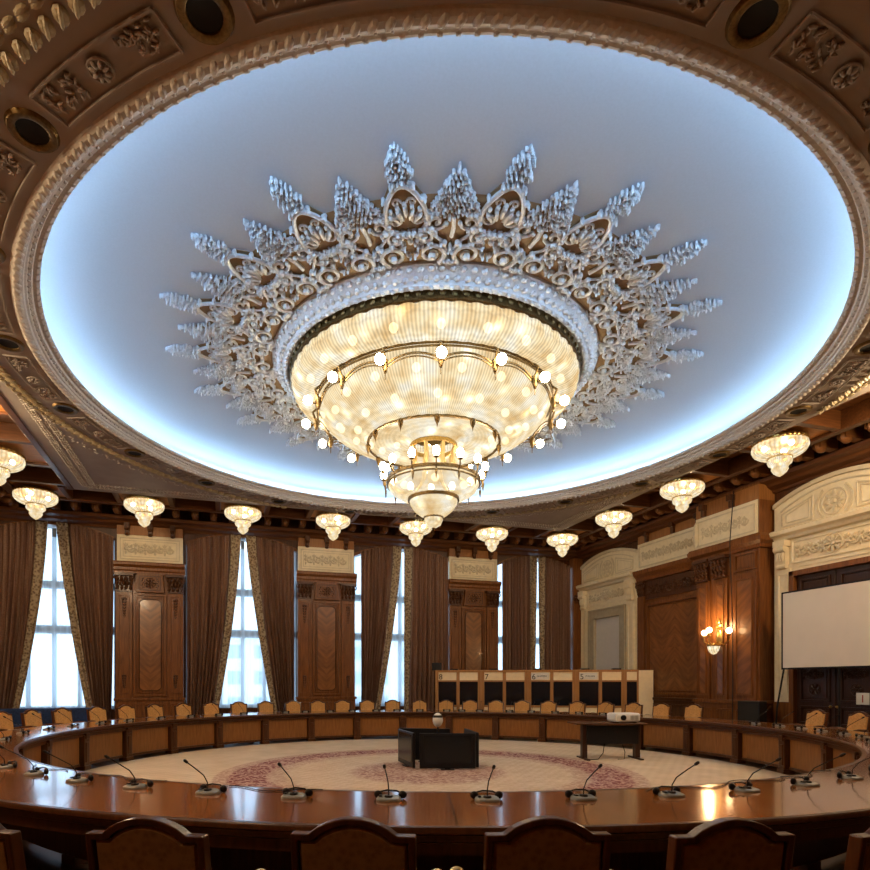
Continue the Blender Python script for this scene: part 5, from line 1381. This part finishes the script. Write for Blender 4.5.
# far microphones sit in front of the chairs
far_pos = []
for x in [22, 48, 72, 100, 128, 160, 190, 218, 243, 285, 305, 330, 352, 376, 397, 420, 447, 462, 480, 510, 532, 556, 580, 604, 634, 756, 780, 802, 822, 845, 864]:
    X, D = ray_circle(x, 6.55); far_pos.append((x, X, D))
def ordinal(i): return NUMS[i] if i < 12 else ['thirteenth', 'fourteenth', 'fifteenth', 'sixteenth', 'seventeenth', 'eighteenth', 'nineteenth', 'twentieth'][i - 12]
def mic_place(X, D, lab, grp):
    global mic_used
    p = cw(X, D, 0.7605); ang = atan2(p.y - TC.y, p.x - TC.x) - pi / 2
    if not mic_used: o = mic; o.location = p; o.rotation_euler.z = ang; mic_used = True
    else: o = copy_tree(mic, p, ang)
    tag(o, lab, 'microphone', grp)
nl = []
for i, (sx, X, D) in enumerate(near_m):
    if 200 < sx < 680:
        w_ = {0: 'in the left window reflection', 1: 'left of the television stand', 2: 'below the television stand', 3: 'right of the television stand', 4: 'below the ring of the carpet', 5: 'just below the projector table'}[min(5, int((sx - 200) / 85))]
        lab = 'grey gooseneck microphone with black earphones on near tabletop, %s' % w_
    elif sx <= 200: lab = 'grey gooseneck microphone on the left bend of the near tabletop, %s from the picture edge' % NUMS[i]
    else: lab = 'grey gooseneck microphone on the right bend of the near tabletop, %s from the picture edge' % NUMS[len(near_m) - 1 - i]
    nl.append(lab); mic_place(X, D, lab, 'microphones on the near half of the table')
for i, (sx, X, D) in enumerate(far_pos):
    for lim, txt, nn in [(112, 'before the first window', 0), (200, 'before the pilaster right of the first window', 0), (300, 'before the second window', 0), (355, 'before the second pilaster', 0), (430, 'before the third window', 0), (518, 'before the booths numbered 8 and 7', 0), (650, 'before the booths numbered 6 and 5', 0), (900, 'below the projection screen', 0)]:
        if sx < lim: break
    key = 'm' + txt; cnt[key] = cnt.get(key, 0) + 1
    mic_place(X, D, 'far microphone %s, %s from the left' % (txt, NUMS[cnt[key] - 1]), 'microphones on the far half of the table')
# cables on the near table
def on_table(x, rad=6.3, far=False):
    X, D = ray_circle(x, rad, far); return X, D
for x, dr, lab in [(30, -0.12, 'thin black cable lying across the left bend of the tabletop, nearest the picture edge'), (110, -0.18, 'thin black cable on the tabletop between the left bend and the left window reflection'),
                   (262, -0.15, 'thin black cable by the microphone in the left window reflection'), (700, -0.15, 'thin black cable on the tabletop below the projector table'), (775, -0.2, 'thin black cable on the right bend of the tabletop'), (835, -0.2, 'thin black cable on the tabletop at the right picture edge')]:
    X, D = on_table(x); p0 = cw(X, D, 0.766); rv = Vector((p0.x - TC.x, p0.y - TC.y, 0)).normalized(); tv = Vector((-rv.y, rv.x, 0))
    pts = [p0 + tv * (0.55 * (t - 0.5) * 1.4) + rv * (dr + 0.07 * sin(t * 7 + x)) for t in [i / 14 for i in range(15)]]
    o = MB().tube(pts, 0.004, 5).build('cable', 'black_plastic', smooth=True); tag(o, lab, 'cable', 'cables on the tabletop')

# ------------------------------------------------------------------ televisions in the middle
def tv(X, D, yaw, lab):
    p = cw(X, D); e = empty('television', p, yaw - TH, label=lab, cat='television', group='televisions standing back to back on the carpet')
    MB().box(-0.50, 0.50, 0.0, 0.05, 0.03, 0.66).build('case', 'black_plastic', e, bevel=0.01)
    MB().box(-0.42, 0.42, -0.006, 0.0, 0.12, 0.62).build('screen', 'screen_black', e)
    MB().box(0.44, 0.475, -0.01, 0.0, 0.14, 0.60).build('speaker_strip', 'black_plastic', e)
    MB().box(-0.12, 0.12, -0.03, 0.14, 0.0, 0.02).box(-0.05, 0.05, 0.0, 0.05, 0.02, 0.05).build('stand', 'black_plastic', e)
    return e
tv(0.78, 10.55, 0.0, 'black flat television facing the camera in the middle of the carpet')
tv(0.02, 11.08, R(-74), 'black flat television turned left beside the front one on the carpet')
tv(0.42, 11.75, R(172), 'black flat television at the back of the group, facing the windows')
tv(1.30, 11.2, R(97), 'black flat television at the right of the group with a blue-lit edge')
cmr = empty('conference_camera', cw(0.64, 11.2), 0, label='silver egg-shaped camera on a stalk rising above the televisions', cat='camera')
MB().lathe([(0.0, 0), (0.2, 0.0), (0.2, 0.02), (0.03, 0.04), (0.0, 0.04)], 20).build('foot', 'black_plastic', cmr, smooth=True)
MB().tube([(0, 0, 0.02), (0, 0, 0.74)], 0.02, 8).build('stalk', 'chrome', cmr, smooth=True)
MB().ell((0, 0, 0.86), (0.098, 0.098, 0.135), nu=20, nv=14).build('body', 'white_plastic', cmr, smooth=True)
MB().lathe([(0.094, 0.905), (0.089, 0.93), (0.078, 0.95)], 20).build('lens_band', 'black_plastic', cmr, smooth=True)

# ------------------------------------------------------------------ projector table
p = cw(4.22, 12.15)
pt = empty('projector_table', p, -TH + R(3), label='small dark table with black modesty panel under the projector', cat='table')
MB().box(-0.78, 0.68, -0.30, 0.30, 0.72, 0.75).build('tabletop', 'table_wood', pt, bevel=0.006)
MB().box(-0.52, 0.56, -0.14, -0.11, 0.32, 0.70).build('modesty_panel', 'black_plastic', pt)
for s in (-1, 1):
    x = -0.54 if s < 0 else 0.56
    MB().box(x - 0.05, x + 0.05, -0.11, 0.03, 0.03, 0.72).box(x - 0.035, x + 0.035, -0.32, 0.3, 0.0, 0.035).build('leg', 'door_wood', pt, bevel=0.006)
pj = empty('projector', cw(4.50, 12.1, 0.75), -TH + R(12), label='white data projector on the small dark table', cat='projector')
MB().box(-0.28, 0.28, -0.18, 0.18, 0.02, 0.20).build('body', 'white_plastic', pj, bevel=0.04)
MB().tube([(-0.12, -0.18, 0.11), (-0.12, -0.21, 0.11)], 0.055, 14).build('lens', 'black_plastic', pj, smooth=True)
mb = MB()
for i in range(6): mb.box(0.05 + i * 0.03, 0.065 + i * 0.03, -0.185, -0.178, 0.06, 0.15)
mb.build('vent', 'grey_plastic', pj)
for x in (-0.2, 0.2): MB().box(x - 0.02, x + 0.02, -0.12, 0.12, 0, 0.025).build('foot', 'black_plastic', pj)
o = MB().tube([cw(4.15, 12.2, 0.34), cw(4.1, 12.15, 0.12), cw(3.95, 12.0, 0.01), cw(3.7, 11.9, 0.01)], 0.008, 6).build('cable', 'black_plastic', smooth=True); tag(o, 'black cable hanging under the projector table, left one', 'cable')
o = MB().tube([cw(4.5, 12.2, 0.34), cw(4.55, 12.15, 0.14), cw(4.5, 12.05, 0.01), cw(4.35, 12.0, 0.01)], 0.008, 6).build('cable', 'black_plastic', smooth=True); tag(o, 'black cable hanging under the projector table, right one', 'cable')

# ------------------------------------------------------------------ interpreter booths
A = cw(1.00, 18.85); B = cw(7.10, 17.95); bdir = (B - A); BL = bdir.length; bang = atan2(bdir.y, bdir.x)
PITCH = BL / 8.5
booth_labels = ['interpreter booth marked 8, leftmost of the row', 'interpreter booth marked 7, second of the row', 'interpreter booth marked 6 with a small word beside it', 'interpreter booth marked 5 with a small word beside it']
def as_mesh(cu, parent, loc):
    t = bpy.data.objects.new('lettering_curve', cu); COL.objects.link(t); bpy.context.view_layer.update()
    me = bpy.data.meshes.new_from_object(t.evaluated_get(bpy.context.evaluated_depsgraph_get())); bpy.data.objects.remove(t)
    o = bpy.data.objects.new('lettering', me); COL.objects.link(o); o.parent = parent; o.location = loc; o.rotation_euler = (R(90), 0, 0); return o
def text(parent, s, x, z, size, mat):
    cu = bpy.data.curves.new('lettering', 'FONT'); cu.body = s; cu.size = size; cu.extrude = 0.002; cu.materials.append(MATS[mat])
    return as_mesh(cu, parent, (x, -0.034, z))
def booth(i, nwin, lab):
    p = A + bdir.normalized() * (i * 2 * PITCH)
    e = empty('interpreter_booth', (p.x, p.y, 0), bang, label=lab, cat='booth', group='numbered booths by the far wall')
    W = PITCH * nwin
    MB().box(0.0, W - 0.005, 0.0, 0.04, 0.0, 0.80).build('lower_wall', 'booth_cream', e)
    mb = MB().box(0, W - 0.005, -0.03, 0.05, 1.90, 1.97).box(0, W - 0.005, -0.02, 0.04, 1.60, 1.645).box(0, W - 0.005, -0.02, 0.04, 0.80, 0.86)
    for k in range(nwin + 1):
        x = min(max(PITCH * k, 0.05), W - 0.055); mb.box(x - 0.05, x + 0.05, -0.02, 0.05, 0, 1.95)
    mb.build('frame', 'booth_wood', e)
    for k in range(nwin):
        x0, x1 = PITCH * k + 0.05, PITCH * (k + 1) - 0.05
        MB().box(x0, x1, 0.0, 0.03, 1.645, 1.90).build('sign_panel', 'booth_cream', e)
        MB().box(x0, x1, 0.01, 0.02, 0.86, 1.60).build('pane', 'booth_glass', e)
    mb = MB().box(0, W - 0.005, 0.75, 0.79, 0, 1.95).box(0.0, 0.03, 0.04, 0.75, 0, 1.95).box(W - 0.035, W - 0.005, 0.04, 0.75, 0, 1.95)
    mb.box(0, W - 0.005, 0.0, 0.79, 1.93, 1.97); mb.build('shell', 'booth_wood', e)
    return e
b8 = booth(0, 2, booth_labels[0]); b7 = booth(1, 2, booth_labels[1]); b6 = booth(2, 2, booth_labels[2]); b5 = booth(3, 2, booth_labels[3])
text(b8, '8', 0.115, 1.675, 0.24, 'black_plastic'); text(b7, '7', 0.115, 1.675, 0.24, 'black_plastic')
text(b6, '6', 0.115, 1.675, 0.24, 'black_plastic'); text(b5, '5', 0.115, 1.675, 0.24, 'black_plastic')
text(b6, 'SPANISH', 0.28, 1.745, 0.075, 'black_plastic'); text(b5, 'ITALIAN', 0.28, 1.745, 0.075, 'black_plastic')
for o in (b6, b5):
    MB().box(0.10, 0.64, -0.026, -0.0, 1.665, 1.88).build('paper_sheet', 'white_plastic', o)
# end bay with a plain side panel
p = A + bdir.normalized() * (8 * PITCH)
e = empty('booth_end', (p.x, p.y, 0), bang, label='narrow end of the booth row with half window and plain beige panel', cat='booth')
h2 = PITCH * 0.55
MB().box(0, h2, -0.03, 0.05, 1.90, 1.97).box(0, h2, -0.02, 0.04, 1.60, 1.645).box(0.0, 0.05, -0.02, 0.05, 0, 1.95).box(h2 - 0.05, h2, -0.02, 0.05, 0, 1.95).build('frame', 'booth_wood', e)
MB().box(0.05, h2 - 0.05, 0, 0.03, 1.645, 1.90).build('sign_panel', 'booth_cream', e)
MB().box(0.05, h2 - 0.05, 0.01, 0.02, 0.86, 1.60).build('pane', 'booth_glass', e)
MB().box(0.05, h2 - 0.05, 0.0, 0.04, 0, 0.86).build('lower_wall', 'booth_cream', e)
MB().box(h2, h2 + 0.42, -0.02, 0.03, 0, 1.95).build('side_panel', 'booth_cream', e)
# things on top of the booths
q = A + bdir.normalized() * 0.20
o = MB().box(-0.15, 0.15, -0.12, 0.12, 0, 0.24).build('loudspeaker', 'black_plastic', bevel=0.01, loc=(q.x - 0.05, q.y + 0.3, 1.97), rz=bang); tag(o, 'small black loudspeaker on top of the booth marked 8', 'loudspeaker')
bx = ['booth marked 8', 'booth marked 7', 'booth marked 6', 'booth marked 5', 'end of the booth row']
for k, fr in enumerate((0.98, 2.7, 4.6, 6.6, 7.9)):
    q = A + bdir.normalized() * (fr * PITCH + 0.0) + Vector((0, 0.3, 0))
    o = MB().box(-0.13, 0.13, -0.1, 0.1, 0, 0.045).build('equipment_box', 'black_plastic', loc=(q.x, q.y, 1.97), rz=bang)
    tag(o, 'flat black equipment box lying on top of the %s' % bx[k], 'box', 'flat boxes on the booth roofs')

# ------------------------------------------------------------------ projection screen, speaker, sign
scn = empty('projection_screen', (12.0, 8.95, 0), RW, label='large white projection screen with black edge in front of the right door', cat='projection screen')
x0, x1, z0, z1 = -1.28, 1.25, 1.90, 3.56     # local -x is away from the camera
x0, x1 = -1.22, 1.3
MB().box(x0, x1, -0.01, 0.0, z0, z1).build('cloth', 'screen_cloth', scn)
mb = MB().frame(x0 - 0.03, x1 + 0.03, z0 - 0.04, z1 + 0.03, 0.035, -0.015, 0.01)
mb.build('border', 'black_plastic', scn)
mb = MB().tube([(0, 0.06, 0.3), (0, 0.06, 3.6)], 0.02, 8)
mb.build('pole', 'black_plastic', scn, smooth=True)
for a in (R(90), R(210), R(330)):
    MB().tube([(0, 0.06, 0.7), (0.45 * cos(a), 0.06 + 0.25 * sin(a), 0.0)], 0.013, 6).build('leg', 'black_plastic', scn, smooth=True)
o = MB().tube([(VW - 0.35, 10.6, 0.05), (VW - 0.33, 10.55, 1.0), (VW - 0.3, 10.40, 1.9), (VW - 0.3, 10.42, 2.6)], 0.02, 6).build('cable', 'black_plastic', smooth=True); tag(o, 'dark thick cable hanging at the left edge of the projection screen', 'cable')
sk = empty('floor_loudspeaker', (11.75, 10.75, 0), RW + R(20), label='black floor loudspeaker standing left below the projection screen', cat='loudspeaker')
MB().box(-0.24, 0.24, -0.2, 0.2, 0.0, 1.14).build('cabinet', 'black_plastic', sk, bevel=0.01)
MB().box(-0.21, 0.21, -0.21, -0.2, 0.05, 1.08).build('grille', 'dark_hole', sk)
sg = empty('door_sign', (VW - 0.19, 8.73, 0), RW, label='white paper sign with a dark red letter on the right door', cat='sign')
MB().box(-0.13, 0.13, -0.004, 0.0, 1.12, 1.36).build('paper', 'white_plastic', sg)
cu = bpy.data.curves.new('lettering', 'FONT'); cu.body = '1'; cu.size = 0.22; cu.extrude = 0.002; cu.align_x = 'CENTER'; cu.materials.append(MATS['red_paint'])
as_mesh(cu, sg, (0, -0.007, 1.165))

# ------------------------------------------------------------------ outside
bd = empty('building', (6, 75, -6), 0, label='pale block of flats seen far off through the second and third windows', cat='building')
MB().box(-16, 22, 0, 12, 0, 14).build('wall', 'building_wall', bd)
wd = None
for i in range(12):
    for j in range(4):
        if wd is None: wd = MB().box(-0.8, 0.8, -0.1, 0.05, 0, 1.6).build('window', 'building_pane', bd); o = wd
        else: o = part_of(wd, bd)
        o.location = (-14 + i * 3.1, 0, 1 + j * 3.2)
